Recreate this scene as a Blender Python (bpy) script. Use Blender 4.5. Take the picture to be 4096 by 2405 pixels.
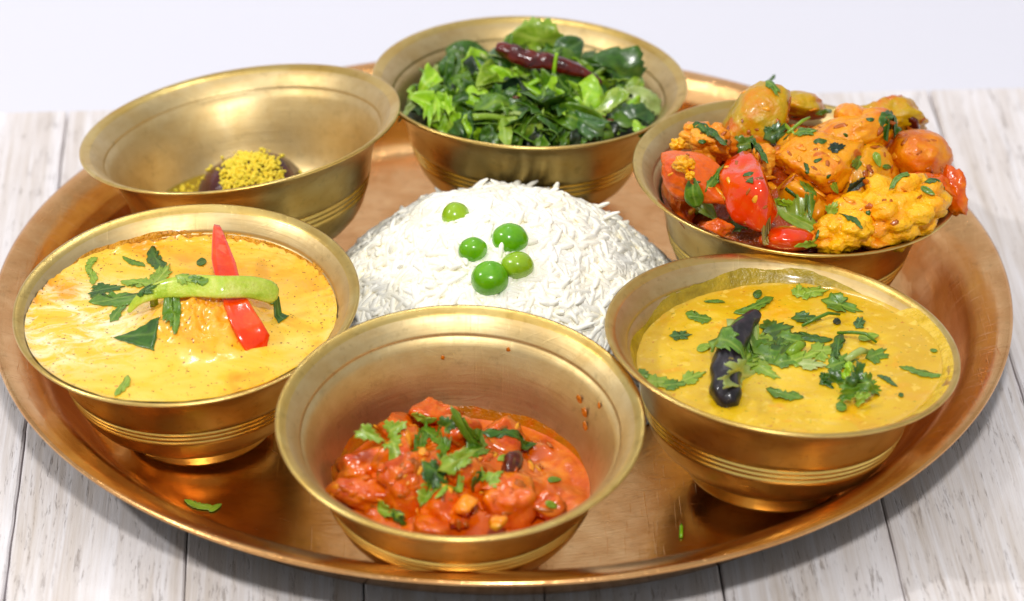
import bpy, bmesh, math, random
import numpy as np
from mathutils import Vector, Matrix, noise
from mathutils.bvhtree import BVHTree
for o in list(bpy.data.objects): bpy.data.objects.remove(o)
scene = bpy.context.scene
rnd = random.Random(7)
nrs = np.random.RandomState(11)

# ------------------------------------------------------------------ camera
CAM = np.array([0.0, -1.0255, 0.6184])
PITCH, YAW, ROLL, FPX = 0.5460, 0.0032, -0.0042, 14265.57      # focal length in pixels of the 4096 px wide photograph
CD = np.array([math.sin(YAW)*math.cos(PITCH), math.cos(YAW)*math.cos(PITCH), -math.sin(PITCH)])
_r = np.array([math.cos(YAW), -math.sin(YAW), 0.0]); _u = np.cross(_r, CD)
CR = _r*math.cos(ROLL)+_u*math.sin(ROLL); CU = -_r*math.sin(ROLL)+_u*math.cos(ROLL)
cam_data = bpy.data.cameras.new("camera"); cam = bpy.data.objects.new("camera", cam_data)
scene.collection.objects.link(cam); scene.camera = cam
M = Matrix.Identity(4)
for k_ in range(3):
    M[k_][0] = CR[k_]; M[k_][1] = CU[k_]; M[k_][2] = -CD[k_]; M[k_][3] = CAM[k_]
cam.matrix_world = M
cam_data.sensor_width = 36; cam_data.lens = FPX/4096*36
cam_data.clip_start = 0.05; cam_data.clip_end = 50
cam_data.dof.use_dof = True; cam_data.dof.focus_distance = 1.155; cam_data.dof.aperture_fstop = 10.5

# ------------------------------------------------------------------ world, lamps, exposure
world = bpy.data.worlds.new("World"); scene.world = world; world.use_nodes = True
bg = world.node_tree.nodes["Background"]; bg.inputs[0].default_value = (1.0, 0.98, 0.95, 1); bg.inputs[1].default_value = 0.50

def lamp(name, direction, dist, size, watts, col=(1, 1, 1), target=(0, 0, 0)):
    d = Vector(direction).normalized(); L = bpy.data.lights.new(name, 'AREA'); L.shape = 'DISK'
    L.size = size; L.energy = watts; L.color = col
    o = bpy.data.objects.new(name, L); scene.collection.objects.link(o)
    o.location = Vector(target)+d*dist; o.rotation_euler = (-d).to_track_quat('-Z', 'Y').to_euler()
    o['kind'] = 'helper'
    return o
lamp("key_lamp", (0.02, -0.66, 0.76), 1.7, 0.13, 17.0, (1.0, 0.98, 0.95))
lamp("side_lamp", (-0.72, -0.10, 0.69), 1.6, 0.08, 8.8, (1.0, 0.98, 0.96))
lamp("back_lamp", (-0.05, 0.48, 0.88), 1.6, 0.12, 2.2, (0.97, 0.98, 1.0))
lamp("overhead_fill", (-0.15, 0.10, 0.98), 1.5, 1.3, 3.2, (1.0, 0.99, 0.97))  # unseen broad fill, added overhead to brighten reflections in the metal
scene.view_settings.view_transform = 'Standard'; scene.view_settings.look = 'None'
scene.view_settings.exposure = -0.08; scene.view_settings.gamma = 1.0
scene.cycles.use_denoising = True
scene.cycles.max_bounces = 12; scene.cycles.glossy_bounces = 6; scene.cycles.diffuse_bounces = 9
scene.cycles.sample_clamp_indirect = 6.0
scene.cycles.caustics_reflective = False; scene.cycles.caustics_refractive = False

# ------------------------------------------------------------------ helpers
OV = 1.6254                       # the overview of the photograph I measured in is 2520 px wide
def ray(px, py):
    v = (px*OV-2048)/FPX*CR - (py*OV-1202.5)/FPX*CU + CD
    return v
def at_z(px, py, z):
    v = ray(px, py); return CAM + v*((z-CAM[2])/v[2])
def at_y(px, py, y):
    v = ray(px, py); return CAM + v*((y-CAM[1])/v[1])
def pxm(p):                        # overview pixels per metre at a point
    return FPX/OV/float(np.dot(np.asarray(p)-CAM, CD))
def lin(c):
    r = []
    for x in c[:3]:
        x = x/255.0; r.append(x/12.92 if x <= .04045 else ((x+.055)/1.055)**2.4)
    return (*r, 1.0)

def mesh(name, verts, faces, smooth=True, mats=None, midx=None):
    me = bpy.data.meshes.new(name)
    me.from_pydata([tuple(map(float, v)) for v in verts], [], [tuple(int(i) for i in f) for f in faces])
    if smooth: me.polygons.foreach_set('use_smooth', [True]*len(me.polygons))
    for m in (mats or []): me.materials.append(m)
    if midx is not None: me.polygons.foreach_set('material_index', midx)
    me.update(); return me
def link(name, me, parent=None, keep_world=True):
    o = bpy.data.objects.new(name, me); scene.collection.objects.link(o)
    if parent is not None:
        o.parent = parent
        if keep_world: o.matrix_parent_inverse = parent.matrix_basis.inverted()
    return o
def tag(o, label, cat, group=None, kind=None):
    o['label'] = label; o['category'] = cat
    if group: o['group'] = group
    if kind: o['kind'] = kind
    return o
def empty(name, loc, rot=None):
    o = bpy.data.objects.new(name, None); scene.collection.objects.link(o)
    o.empty_display_size = 0.01; o.location = loc
    if rot is not None:
        o.rotation_mode = 'QUATERNION'; o.rotation_quaternion = rot
    return o
def recenter(me):                  # put a world-space mesh round its own origin, give the origin back
    co = np.empty(len(me.vertices)*3); me.vertices.foreach_get('co', co); co = co.reshape(-1, 3)
    c = (co.min(0)+co.max(0))/2; c[2] = co[:, 2].min(); co -= c
    me.vertices.foreach_set('co', co.ravel()); me.update(); return Vector(c)
def lathe(profile, n=128, close=False):
    P = np.array(profile, float); a = np.linspace(0, 2*math.pi, n, endpoint=False)
    V = np.zeros((len(P), n, 3)); V[:, :, 0] = P[:, 0:1]*np.cos(a); V[:, :, 1] = P[:, 0:1]*np.sin(a); V[:, :, 2] = P[:, 1:2]
    F = []; fi = []
    for i in range(len(P)-1):
        for j in range(n):
            k = (j+1) % n
            F.append((i*n+j, i*n+k, (i+1)*n+k, (i+1)*n+j)); fi.append(i)
    return V.reshape(-1, 3), F, fi

# ------------------------------------------------------------------ node helpers
class NT:
    def __init__(s, name):
        s.m = bpy.data.materials.new(name); s.m.use_nodes = True; s.t = s.m.node_tree
        s.b = s.t.nodes['Principled BSDF']
    def n(s, typ, **kw):
        nd = s.t.nodes.new(typ)
        for k, v in kw.items():
            if k.startswith('i_'):
                nd.inputs[k[2:].replace('_', ' ')].default_value = v
            else: setattr(nd, k, v)
        return nd
    def l(s, a, b): s.t.links.new(a, b)
    def math(s, op, a, b=None, c=None):
        nd = s.n('ShaderNodeMath', operation=op)
        for i, x in enumerate((a, b, c)):
            if x is None: continue
            if isinstance(x, (int, float)): nd.inputs[i].default_value = x
            else: s.l(x, nd.inputs[i])
        return nd.outputs[0]
    def noise(s, vec, scale, detail=4, rough=.5, dist=0.0):
        nd = s.n('ShaderNodeTexNoise'); nd.inputs['Scale'].default_value = scale
        nd.inputs['Detail'].default_value = detail; nd.inputs['Roughness'].default_value = rough; nd.inputs['Distortion'].default_value = dist
        if vec is not None: s.l(vec, nd.inputs['Vector'])
        return nd.outputs['Fac']
    def ramp(s, fac, stops, interp='LINEAR'):
        nd = s.n('ShaderNodeValToRGB'); cr = nd.color_ramp; cr.interpolation = interp
        while len(cr.elements) < len(stops): cr.elements.new(0.5)
        for e, (p, c) in zip(cr.elements, stops):
            e.position = p; e.color = c if len(c) == 4 else (*c, 1)
        s.l(fac, nd.inputs[0]); return nd.outputs[0]
    def mix(s, fac, a, b, mode='MIX'):
        nd = s.n('ShaderNodeMix', data_type='RGBA', blend_type=mode)
        for sock, x in ((nd.inputs[0], fac), (nd.inputs[6], a), (nd.inputs[7], b)):
            if isinstance(x, (int, float)): sock.default_value = x
            elif isinstance(x, tuple): sock.default_value = x
            else: s.l(x, sock)
        return nd.outputs[2]
    def bump(s, h, strength, dist, prev=None):
        nd = s.n('ShaderNodeBump'); nd.inputs['Strength'].default_value = strength; nd.inputs['Distance'].default_value = dist
        s.l(h, nd.inputs['Height'])
        if prev is not None: s.l(prev, nd.inputs['Normal'])
        return nd.outputs[0]
    def coords(s, which='Object'):
        return s.n('ShaderNodeTexCoord').outputs[which]
    def mapped(s, vec, scale, rot=(0, 0, 0), loc=(0, 0, 0)):
        nd = s.n('ShaderNodeMapping'); nd.inputs['Scale'].default_value = scale; nd.inputs['Rotation'].default_value = rot; nd.inputs['Location'].default_value = loc
        s.l(vec, nd.inputs['Vector']); return nd.outputs[0]
    def set(s, **kw):
        for k, v in kw.items():
            sock = s.b.inputs[k.replace('_', ' ')]
            if isinstance(v, (int, float, tuple)): sock.default_value = v
            else: s.l(v, sock)

def mat_brass(name, c1, c2, c3, rough, fine=900.0, streak=2.0, flat=False, stain=0.35, scr=.16):
    t = NT(name); oc = t.coords()
    sx = t.n('ShaderNodeSeparateXYZ'); t.l(oc, sx.inputs[0])
    x, y, z = sx.outputs
    r = t.math('SQRT', t.math('ADD', t.math('MULTIPLY', x, x), t.math('MULTIPLY', y, y)))
    th = t.math('ARCTAN2', y, x)
    cb = t.n('ShaderNodeCombineXYZ')
    t.l(t.math('MULTIPLY', r, fine), cb.inputs[0]); t.l(t.math('MULTIPLY', z, fine*1.3), cb.inputs[1]); t.l(t.math('MULTIPLY', th, streak), cb.inputs[2])
    lines = t.noise(cb.outputs[0], 1.0, 3, .6)
    cb2 = t.n('ShaderNodeCombineXYZ')
    t.l(t.math('MULTIPLY', r, fine*.22), cb2.inputs[0]); t.l(t.math('MULTIPLY', z, fine*.25), cb2.inputs[1]); t.l(t.math('MULTIPLY', th, streak*3), cb2.inputs[2])
    soft = t.noise(cb2.outputs[0], 1.0, 4, .55)
    info = t.n('ShaderNodeObjectInfo'); ad = t.n('ShaderNodeVectorMath', operation='ADD'); t.l(oc, ad.inputs[0])
    cbo = t.n('ShaderNodeCombineXYZ'); t.l(info.outputs['Random'], cbo.inputs[0]); t.l(t.math('MULTIPLY', info.outputs['Random'], 2.7), cbo.inputs[2]); t.l(cbo.outputs[0], ad.inputs[1]); oc = ad.outputs[0]
    blot = t.noise(oc, 55, 5, .6, .4); blot2 = t.noise(oc, 260, 4, .65)
    col = t.mix(t.ramp(blot, [(.35, (0, 0, 0)), (.68, (1, 1, 1))]), c1, c2)
    col = t.mix(t.math('MULTIPLY', t.ramp(soft, [(.45, (0, 0, 0)), (.7, (1, 1, 1))]), .35), col, c3)
    col = t.mix(t.math('MULTIPLY', t.ramp(blot2, [(.56, (0, 0, 0)), (.74, (1, 1, 1))]), stain), col, tuple(v*.42 for v in c3[:3])+(1,))
    rg = t.math('ADD', t.math('MULTIPLY', lines, .16), t.math('ADD', t.math('MULTIPLY', blot, .22), rough-.19))
    # straight fine scratches
    sc = t.noise(t.mapped(oc, (1500, 60, 60), (0, 0, .5)), 1.0, 2, .5)
    sc2 = t.noise(t.mapped(oc, (70, 1700, 60), (0, 0, .22)), 1.0, 2, .5)
    b = t.bump(lines, .22, .0002)
    b = t.bump(t.math('ADD', t.ramp(sc, [(.62, (0, 0, 0)), (.72, (1, 1, 1))]), t.ramp(sc2, [(.64, (0, 0, 0)), (.74, (1, 1, 1))])), scr, .00015, b)
    b = t.bump(blot, .10, .0009, b)
    t.set(Base_Color=col, Metallic=1.0, Roughness=rg, Normal=b)
    return t.m
BRASS = mat_brass("satin_brass", lin((224, 198, 126)), lin((214, 178, 96)), lin((198, 150, 64)), .33)
BRASS_IN = mat_brass("dull_brass_inside", lin((214, 192, 144)), lin((202, 174, 118)), lin((188, 154, 96)), .47, stain=.3)
BRASS_CUT = mat_brass("polished_brass_groove", lin((245, 215, 120)), lin((240, 205, 110)), lin((232, 190, 95)), .25, stain=0.05)
BRONZE = mat_brass("coppery_bronze", lin((234, 186, 128)), lin((220, 162, 100)), lin((192, 132, 68)), .22, fine=600, streak=4, stain=.3, scr=.2)

# ------------------------------------------------------------------ wooden table top
H_RIM = 0.0249
TZ = -H_RIM
PHI, PSP, POFF, PEDGE = 0.0391, 0.0550, -0.1582, 0.1804
NV = np.array([math.cos(PHI), math.sin(PHI), 0]); TV = np.array([-math.sin(PHI), math.cos(PHI), 0])
def mat_wood():
    t = NT("whitewashed_wood"); oc = t.coords()
    info = t.n('ShaderNodeObjectInfo')
    rot = t.mapped(oc, (1, 1, 1), (0, 0, -PHI))
    off = t.n('ShaderNodeVectorMath', operation='ADD'); t.l(rot, off.inputs[0])
    cbx = t.n('ShaderNodeCombineXYZ'); t.l(t.math('MULTIPLY', info.outputs['Random'], 3.0), cbx.inputs[1]); t.l(t.math('MULTIPLY', info.outputs['Random'], 7.0), cbx.inputs[2])
    t.l(cbx.outputs[0], off.inputs[1]); v = off.outputs[0]
    warp = t.noise(t.mapped(v, (14, 5, 1)), 1.0, 3, .5)
    wv = t.n('ShaderNodeVectorMath', operation='ADD'); t.l(v, wv.inputs[0])
    cw = t.n('ShaderNodeCombineXYZ'); t.l(t.math('MULTIPLY', warp, .008), cw.inputs[0]); t.l(cw.outputs[0], wv.inputs[1]); w = wv.outputs[0]
    g1 = t.noise(t.mapped(w, (780, 16, 30)), 1.0, 6, .70)        # fine pores
    g2 = t.noise(t.mapped(w, (210, 5, 8)), 1.0, 6, .66)
    g3 = t.noise(t.mapped(w, (38, 7, 8)), 1.0, 4, .55)
    pore = t.noise(t.mapped(w, (900, 75, 30)), 1.0, 3, .75)
    paint = t.noise(t.mapped(v, (90, 45, 40)), 1.0, 8, .7)
    c = t.ramp(g2, [(.28, lin((206, 194, 184))), (.46, lin((224, 216, 213))), (.66, lin((238, 235, 239)))])
    c = t.mix(t.math('MULTIPLY', t.ramp(g1, [(.40, (1, 1, 1)), (.54, (0, 0, 0))]), .28), c, lin((176, 158, 142)))
    c = t.mix(t.math('MULTIPLY', t.ramp(g3, [(.42, (0, 0, 0)), (.66, (1, 1, 1))]), .55), c, lin((244, 241, 246)))
    pm = t.math('MULTIPLY', t.ramp(pore, [(.34, (1, 1, 1)), (.43, (0, 0, 0))]), t.ramp(paint, [(.42, (0, 0, 0)), (.58, (1, 1, 1))]))
    c = t.mix(t.math('MULTIPLY', pm, .52), c, lin((130, 112, 98)))
    b = t.bump(t.math('ADD', t.math('MULTIPLY', g1, .7), t.math('MULTIPLY', pm, -1.1)), .55, .0006)
    t.set(Base_Color=c, Roughness=.62, Normal=b)
    t.b.inputs['Specular IOR Level'].default_value = .35
    return t.m
WOOD = mat_wood()
GAP = NT("dark_seam"); GAP.set(Base_Color=lin((42, 34, 30)), Roughness=.9); GAP = GAP.m
table = empty("table_top", (0, 0, TZ-.012)); tag(table, "whitewashed grainy wooden table top the bronze tray stands on", "table top", kind='structure')
Y0, TH = -0.62, .012
def plank(k):
    x0 = POFF+k*PSP; x1 = x0+PSP; n = 150
    g = .00035
    ys = np.linspace(Y0, PEDGE, n)
    def seam(kk, y):               # the same wandering line for both planks that share it
        return .00055*noise.noise(Vector((kk*3.1, y*14, 0)))+.00022*noise.noise(Vector((kk*9.1, y*90, 2)))
    V = []; F = []
    wid = .0002+.00028*(1 if k in (0, 4, 6) else .4)
    wid1 = .0002+.00028*(1 if k+1 in (0, 4, 6) else .4)
    for y in ys:
        a = x0+seam(k, y)+wid*(.7+.6*noise.noise(Vector((k*5., y*40, 9)))); b = x1+seam(k+1, y)-wid1*(.7+.6*noise.noise(Vector((k*5.+5, y*40, 4))))
        for s, z in ((a, -TH), (a, -.0007), (a+.0006, 0), (b-.0006, 0), (b, -.0007), (b, -TH)):
            p = NV*s+TV*y; V.append((p[0], p[1], TZ+z))
    for i in range(n-1):
        for j in range(5):
            q = i*6+j; F.append((q, q+1, q+7, q+6))
    F.append(tuple(range(5, -1, -1))); F.append(tuple((n-1)*6+j for j in range(6)))
    me = mesh("plank", V, F, False, [WOOD]); o = link("plank", me, table); return o
for k_ in range(-4, 12): plank(k_)
xa, xb = POFF-4*PSP, POFF+12*PSP
V = []
for z in (-TH-.004, -TH-.0002):
    for s, y in ((xa, Y0), (xb, Y0), (xb, PEDGE-.0005), (xa, PEDGE-.0005)):
        p = NV*s+TV*y; V.append((p[0], p[1], TZ+z))
link("backing_board", mesh("backing_board", V, [(3, 2, 1, 0), (4, 5, 6, 7), (0, 1, 5, 4), (1, 2, 6, 5), (2, 3, 7, 6), (3, 0, 4, 7)], False, [GAP]), table)

# white backdrop: one sheet that lies behind the boards and sweeps up
BD = NT("white_backdrop_paper"); BD.set(Base_Color=lin((221, 221, 231)), Roughness=.8); BD = BD.m
prof = [(-.9, TZ-.018), (.36, TZ-.018)]
for i in range(1, 13):
    a = i/12*math.pi/2; prof.append((.36+.10*math.sin(a), TZ-.018+.10*(1-math.cos(a))))
prof.append((.46, .30))
V = []; F = []
for i, (y, z) in enumerate(prof): V += [(-1.3, y, z), (1.3, y, z)]
for i in range(len(prof)-1): F.append((2*i, 2*i+1, 2*i+3, 2*i+2))
bd = link("backdrop", mesh("backdrop", V, F, True, [BD])); tag(bd, "plain white backdrop sheet behind the table top", "backdrop", kind='structure')

# ------------------------------------------------------------------ tray
TF = -0.0228
tp = [(0, TF-.0016), (.137, TF-.0016), (.1420, TF-.0008), (.1462, TF+.0020), (.1500, TF+.0072), (.1538, TF+.0130), (.1575, TF+.0172), (.1605, TF+.0192), (.1650, TF+.0208), (.1694, TF+.0221),
      (.1703, TF+.0227), (.1702, TF+.0236), (.1690, TF+.0239), (.1650, TF+.0226), (.1610, TF+.0212), (.1585, TF+.0199), (.1556, TF+.0173), (.1528, TF+.0135), (.1495, TF+.0085), (.1466, TF+.0045), (.1436, TF+.0018), (.1400, TF+.0004), (.136, TF), (0, TF)]
V, F, fi = lathe([(max(r, 1e-5), z-TF) for r, z in tp], 220)
# a few hammered irregularities
V = np.array(V); rr = np.hypot(V[:, 0], V[:, 1]); th = np.arctan2(V[:, 1], V[:, 0])
V[:, 2] += (rr > .14)*(.00022*np.sin(3*th+1)+.00015*np.sin(7*th))
me = mesh("thali_tray", V, F, True, [BRONZE]); tray = link("thali_tray", me); tray.location = (0, 0, TF)
tag(tray, "large round coppery bronze tray holding six bowls and rice", "tray")

# ------------------------------------------------------------------ bowls
RB, HB = 0.05545, 0.0480
def groove(r, z): return [(r+.00012, z-.00042), (r-.00035, z-.00014), (r-.00035, z+.00014), (r+.00016, z+.00042)]
outer = [(.0255, .0062), (.0285, .0072), (.0325, .0094), (.0362, .0128), (.0385, .0162), (.0401, .0200)]
outer += groove(.0408, .0222)+groove(.0414, .0242)+groove(.0420, .0262)
outer += [(.0426, .0285), (.0437, .0325), (.0452, .0365), (.0472, .0402), (.0496, .0432), (.0525, .0456), (.0552, .0472), (.0558, .0477)]
inner = [(.0557, .0483), (.0549, .0485), (.0524, .0470), (.0500, .0448), (.0487, .0429), (.0482, .0423), (.04835, .0419), (.0478, .0417), (.0462, .0388), (.0445, .0355), (.0428, .0315), (.0417, .0280), (.0406, .0245), (.0392, .0205), (.0374, .0168), (.0345, .0132), (.0300, .0102), (.0200, .0082), (.0001, .0078)]
INN = np.array([(r, z) for r, z in inner if r < .0553][::-1]); INN = INN[np.argsort(INN[:, 1])]
OUTP = np.array(outer)
V, F, fi = lathe(outer+inner, 144)
cut = set()
for g in range(3):
    base = 6+g*4; cut.update((base, base+1, base+2))

wall_me = mesh("bowl_wall", V, F, True, [BRASS, BRASS_CUT, BRASS_IN], [1 if i in cut else (2 if i > len(outer)+1 else 0) for i in fi])
V, F, fi = lathe([(.0262, .0066), (.0248, .0050), (.0243, .0030), (.0246, .0010), (.0243, 0), (.0232, 0), (.0228, .004), (.0226, .0070)], 128)
foot_me = mesh("foot_ring", V, F, True, [BRASS])
BW = {  # rim centre, tilt, size
 'curry': (-.1007, -.0537, .0283, -.045, -.072, -.007), 'tomato': (-.0128, -.1237, .0289, .015, -.109, .004),
 'dal': (.0875, -.0806, .0288, .102, .029, .002), 'sabzi': (.0995, .0267, .0282, .078, .014, -.008),
 'greens': (.0102, .0967, .0280, .035, .054, .004), 'dessert': (-.0904, .0596, .0299, -.133, .108, .005)}
BL = {'curry': "brass bowl brimming with creamy orange curry under crossed pepper strips",
 'tomato': "frontmost brass bowl, low filled with red tomato vegetable curry",
 'dal': "brass bowl of yellow dal holding a black chilli and coriander",
 'sabzi': "brass bowl heaped with mixed vegetables and cauliflower",
 'greens': "rearmost brass bowl piled with sauteed dark greens",
 'dessert': "strongly tilted, nearly empty brass bowl with one brown sweet ball"}
BX = {}
first = None
for nm, (x, y, z, nx, ny, dr) in BW.items():
    N = np.array([nx, ny, 1.0]); N /= np.linalg.norm(N)
    b = np.array([x, y, z])-HB*N
    q = Vector((0, 0, 1)).rotation_difference(Vector(N))
    e = empty("brass_bowl", b, q); s = 1+dr; e.scale = (s, s, 1)
    tag(e, BL[nm], "bowl", "small brass bowls ringed round the tray")
    if first is None:
        w = link("bowl_wall", wall_me, e, False); f = link("foot_ring", foot_me, e, False); first = (w, f)
    else:
        for ch in first:
            c2 = ch.copy(); c2.data = ch.data.copy(); scene.collection.objects.link(c2); c2.parent = e
    for ch in e.children if False else [o_ for o_ in scene.objects if o_.parent == e]:
        sd_ = len(BX)*7.3
        for v_ in ch.data.vertices:            # hand-beaten: no wall is quite round
            f_ = 1+.006*noise.noise(v_.co*28+Vector((sd_, 0, 0))) if v_.co.z < .047 else 1
            v_.co.x *= f_; v_.co.y *= f_
    BX[nm] = (b, N, s)
def bowl_rh(nm, P):
    b, N, s = BX[nm]; v = np.asarray(P)-b; h = v@N
    r = np.linalg.norm(v-np.multiply.outer(h, N), axis=-1) if v.ndim > 1 else np.linalg.norm(v-h*N)
    return r/s, h
def inside_r(nm, z0, extra=.0004, n=160):
    """radius at which the level z0 meets the inner wall, for n azimuths round the axis point"""
    b, N, s = BX[nm]; a0 = b+(z0-b[2])/N[2]*N; out = []
    for a in np.linspace(0, 2*math.pi, n, endpoint=False):
        lo, hi = 0, .07; d = np.array([math.cos(a), math.sin(a), 0])
        for _ in range(24):
            m_ = (lo+hi)/2; r, h = bowl_rh(nm, a0+m_*d)
            if h > .0484 or r > np.interp(h, INN[:, 1], INN[:, 0]): hi = m_
            else: lo = m_
        out.append(lo+extra)
    return a0, np.array(out)
def sauce(nm, z0, hf, nr=70, n=160, extra=.0004):
    a0, R = inside_r(nm, z0, extra, n); V = [tuple(a0)]; F = []
    a = np.linspace(0, 2*math.pi, n, endpoint=False)
    V[0] = (a0[0], a0[1], z0+hf(a0[0], a0[1], 0))
    for i in range(1, nr+1):
        t = i/nr
        for j in range(n):
            x = a0[0]+R[j]*t*math.cos(a[j]); y = a0[1]+R[j]*t*math.sin(a[j])
            V.append((x, y, z0+hf(x, y, t)+(.0006*max(0, (t-.96)/.04)**2)))
    for j in range(n): F.append((0, 1+j, 1+(j+1) % n))
    for i in range(nr-1):
        for j in range(n):
            p = 1+i*n; k = (j+1) % n; F.append((p+j, p+n+j, p+n+k, p+k))
    return V, F
def film(nm, z0, a_from, a_to, hgt, name, mat, parent, n=90, m=10, rag=.10):
    """thin wet film left on the inner wall above the sauce, with a ragged upper edge"""
    b, N, s = BX[nm]; N = Vector(N); q = Vector((0, 0, 1)).rotation_difference(N); V = []; F = []
    for i in range(n+1):
        a = a_from+(a_to-a_from)*i/n
        fade = min(1, min(i, n-i)/(n*.15)); top = hgt*fade*(.85+.5*noise.noise(Vector((a*2.1, z0*99, 1)))+rag*noise.noise(Vector((a*14, 3, 1))))
        d = q @ Vector((math.cos(a), math.sin(a), 0))
        # wall height where the sauce meets it
        lo, hi = .0085, .0484
        for _ in range(20):
            mid = (lo+hi)/2; r = np.interp(mid, INN[:, 1], INN[:, 0])*s
            P = Vector(b)+N*mid+d*r
            if P.z < z0: lo = mid
            else: hi = mid
        for j in range(m+1):
            h = min(lo-.0012+(top+.0014)*j/m, .0478); r = np.interp(h, INN[:, 1], INN[:, 0])*s-.00022*(1-(j/m)**4)-.00003
            V.append(Vector(b)+N*h+d*r)
    for i in range(n):
        for j in range(m): p = i*(m+1)+j; F.append((p, p+1, p+m+2, p+m+1))
    return link(name, mesh(name, V, F, True, [mat]), parent)

# ------------------------------------------------------------------ food materials
def mat_food(name, cols, scale=160, rough=.25, sss=.25, sscale=.004, bump=.25, bscale=500, spots=None, coat=.4, dist=.6, radius=(1, .5, .25), bdist=.0006):
    t = NT(name); oc = t.coords(); info = t.n('ShaderNodeObjectInfo')
    ad = t.n('ShaderNodeVectorMath', operation='ADD'); t.l(oc, ad.inputs[0])
    cb = t.n('ShaderNodeCombineXYZ'); t.l(info.outputs['Random'], cb.inputs[0]); t.l(t.math('MULTIPLY', info.outputs['Random'], 3.7), cb.inputs[1]); t.l(cb.outputs[0], ad.inputs[1])
    v = ad.outputs[0]
    n1 = t.noise(v, scale, 5, .6, dist); k = len(cols)
    c = t.ramp(n1, [(.32+.36*i/(k-1), lin(cc)) for i, cc in enumerate(cols)])
    for sc_, thr, cc, amt in (spots or []):
        n2 = t.noise(v, sc_, 3, .6); c = t.mix(t.math('MULTIPLY', t.ramp(n2, [(thr, (0, 0, 0)), (thr+.05, (1, 1, 1))]), amt), c, lin(cc))
    n3 = t.noise(v, bscale, 4, .6); n4 = t.noise(v, bscale*.25, 3, .5)
    b = t.bump(n3, bump, bdist); b = t.bump(n4, bump*1.2, bdist*2.5, b)
    t.b.inputs['Specular IOR Level'].default_value = .4
    t.set(Base_Color=c, Roughness=rough, Normal=b, Coat_Weight=coat*.5, Coat_Roughness=.12, Subsurface_Weight=sss*.6, Subsurface_Scale=sscale*.5, Subsurface_Radius=radius)
    return t.m
LEAF = {}
def mat_leaf(key, cols, rough=.34):
    t = NT("leaf_"+key); oc = t.coords(); at = t.n('ShaderNodeAttribute', attribute_name='vein')
    n1 = t.noise(oc, 350, 4, .6); c = t.ramp(n1, [(.35, lin(cols[0])), (.65, lin(cols[1]))])
    c = t.mix(t.math('MULTIPLY', at.outputs['Fac'], .55), c, lin(cols[2]))
    b = t.bump(t.noise(oc, 1400, 3, .6), .25, .0003); b = t.bump(at.outputs['Fac'], .5, .0003, b)
    t.set(Base_Color=c, Roughness=rough, Normal=b, Coat_Weight=.22, Coat_Roughness=.15, Subsurface_Weight=.12, Subsurface_Scale=.001, Subsurface_Radius=(1, 1, .1))
    LEAF[key] = t.m
mat_leaf('dark', ((34, 72, 8), (54, 100, 12), (108, 144, 44)))
mat_leaf('mid', ((64, 106, 10), (92, 134, 22), (152, 178, 66)))
mat_leaf('light', ((112, 148, 24), (140, 170, 44), (188, 202, 92)))
mat_leaf('pale', ((146, 168, 84), (170, 186, 108), (204, 212, 148)))
mat_leaf('blue', ((36, 76, 24), (62, 106, 40), (112, 146, 74)))
mat_leaf('lime', ((120, 172, 10), (156, 202, 28), (208, 230, 96)))
mat_leaf('black', ((10, 28, 14), (20, 48, 20), (48, 70, 34)))
mat_leaf('dry', ((120, 96, 30), (150, 120, 40), (170, 150, 70)))

# ------------------------------------------------------------------ leaf pieces
def outline(kind, R):
    """unit outline, x along the piece from -1 to 1"""
    P = []
    if kind == 'lobed':
        n = 72; nl = R.choice((3, 3, 4, 5)); dp = R.uniform(.30, .46); sk = R.uniform(-.12, .12)
        for i in range(n):
            u = i/(n-1)*2-1; a = u*2.25
            f = abs(math.cos(u*nl*math.pi/2+(math.pi/2 if nl % 2 == 0 else 0)))**.7
            tooth = 1+.10*math.cos(u*nl*9.4)
            r = ((1-dp)+dp*f)*tooth*(1-.30*abs(u)**2)*R.uniform(.95, 1.04)
            P.append((-.62+1.62*r*math.cos(a*.8)*(1 if abs(a*.8) < 1.57 else .5), 1.12*r*math.sin(a*.8)+sk*r))
        P += [(-1.0, -.05), (-1.05, .05)][::-1]
        P.sort(key=lambda p: math.atan2(p[1], p[0]+.15))
    elif kind == 'frill':
        n = 96
        for i in range(n):
            a = 2*math.pi*i/n
            r = .72+.2*math.cos(a*3+.6)+.10*math.cos(a*11)+.06*math.cos(a*23+1)+R.uniform(-.03, .03)
            P.append((r*math.cos(a), r*math.sin(a)))
    elif kind == 'tri':
        pts = [(-1, -.15), (.75, -.95), (1, .95)]
        for i in range(3):
            a, b = pts[i], pts[(i+1) % 3]
            for k in range(10):
                t = k/10; P.append((a[0]+(b[0]-a[0])*t+R.uniform(-.03, .03), a[1]+(b[1]-a[1])*t+R.uniform(-.04, .04)))
    elif kind in ('strip', 'cutleaf'):
        n = 18; wv = R.uniform(0, 6)
        top = []; bot = []
        for i in range(n+1):
            x = -1+2*i/n; e = (1-abs(x)**(2.2 if kind == 'strip' else 3.5))**.8; e = max(e, .03)
            s = .34*math.sin(x*2.5+wv)
            top.append((x, s+e*(.85+R.uniform(-.28, .22)))); bot.append((x, s-e*(.85+R.uniform(-.28, .22))))
        P = bot+top[::-1][1:-1]
    elif kind == 'oval':
        n = 36
        for i in range(n):
            a = 2*math.pi*i/n; x = math.cos(a); y = math.sin(a)*(1-.35*x)*abs(math.sin(a))**.25
            P.append((x, y*.95))
    elif kind == 'round':
        n = 20
        for i in range(n): a = 2*math.pi*i/n; P.append((math.cos(a)*R.uniform(.85, 1), math.sin(a)*R.uniform(.85, 1)))
    return P
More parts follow.
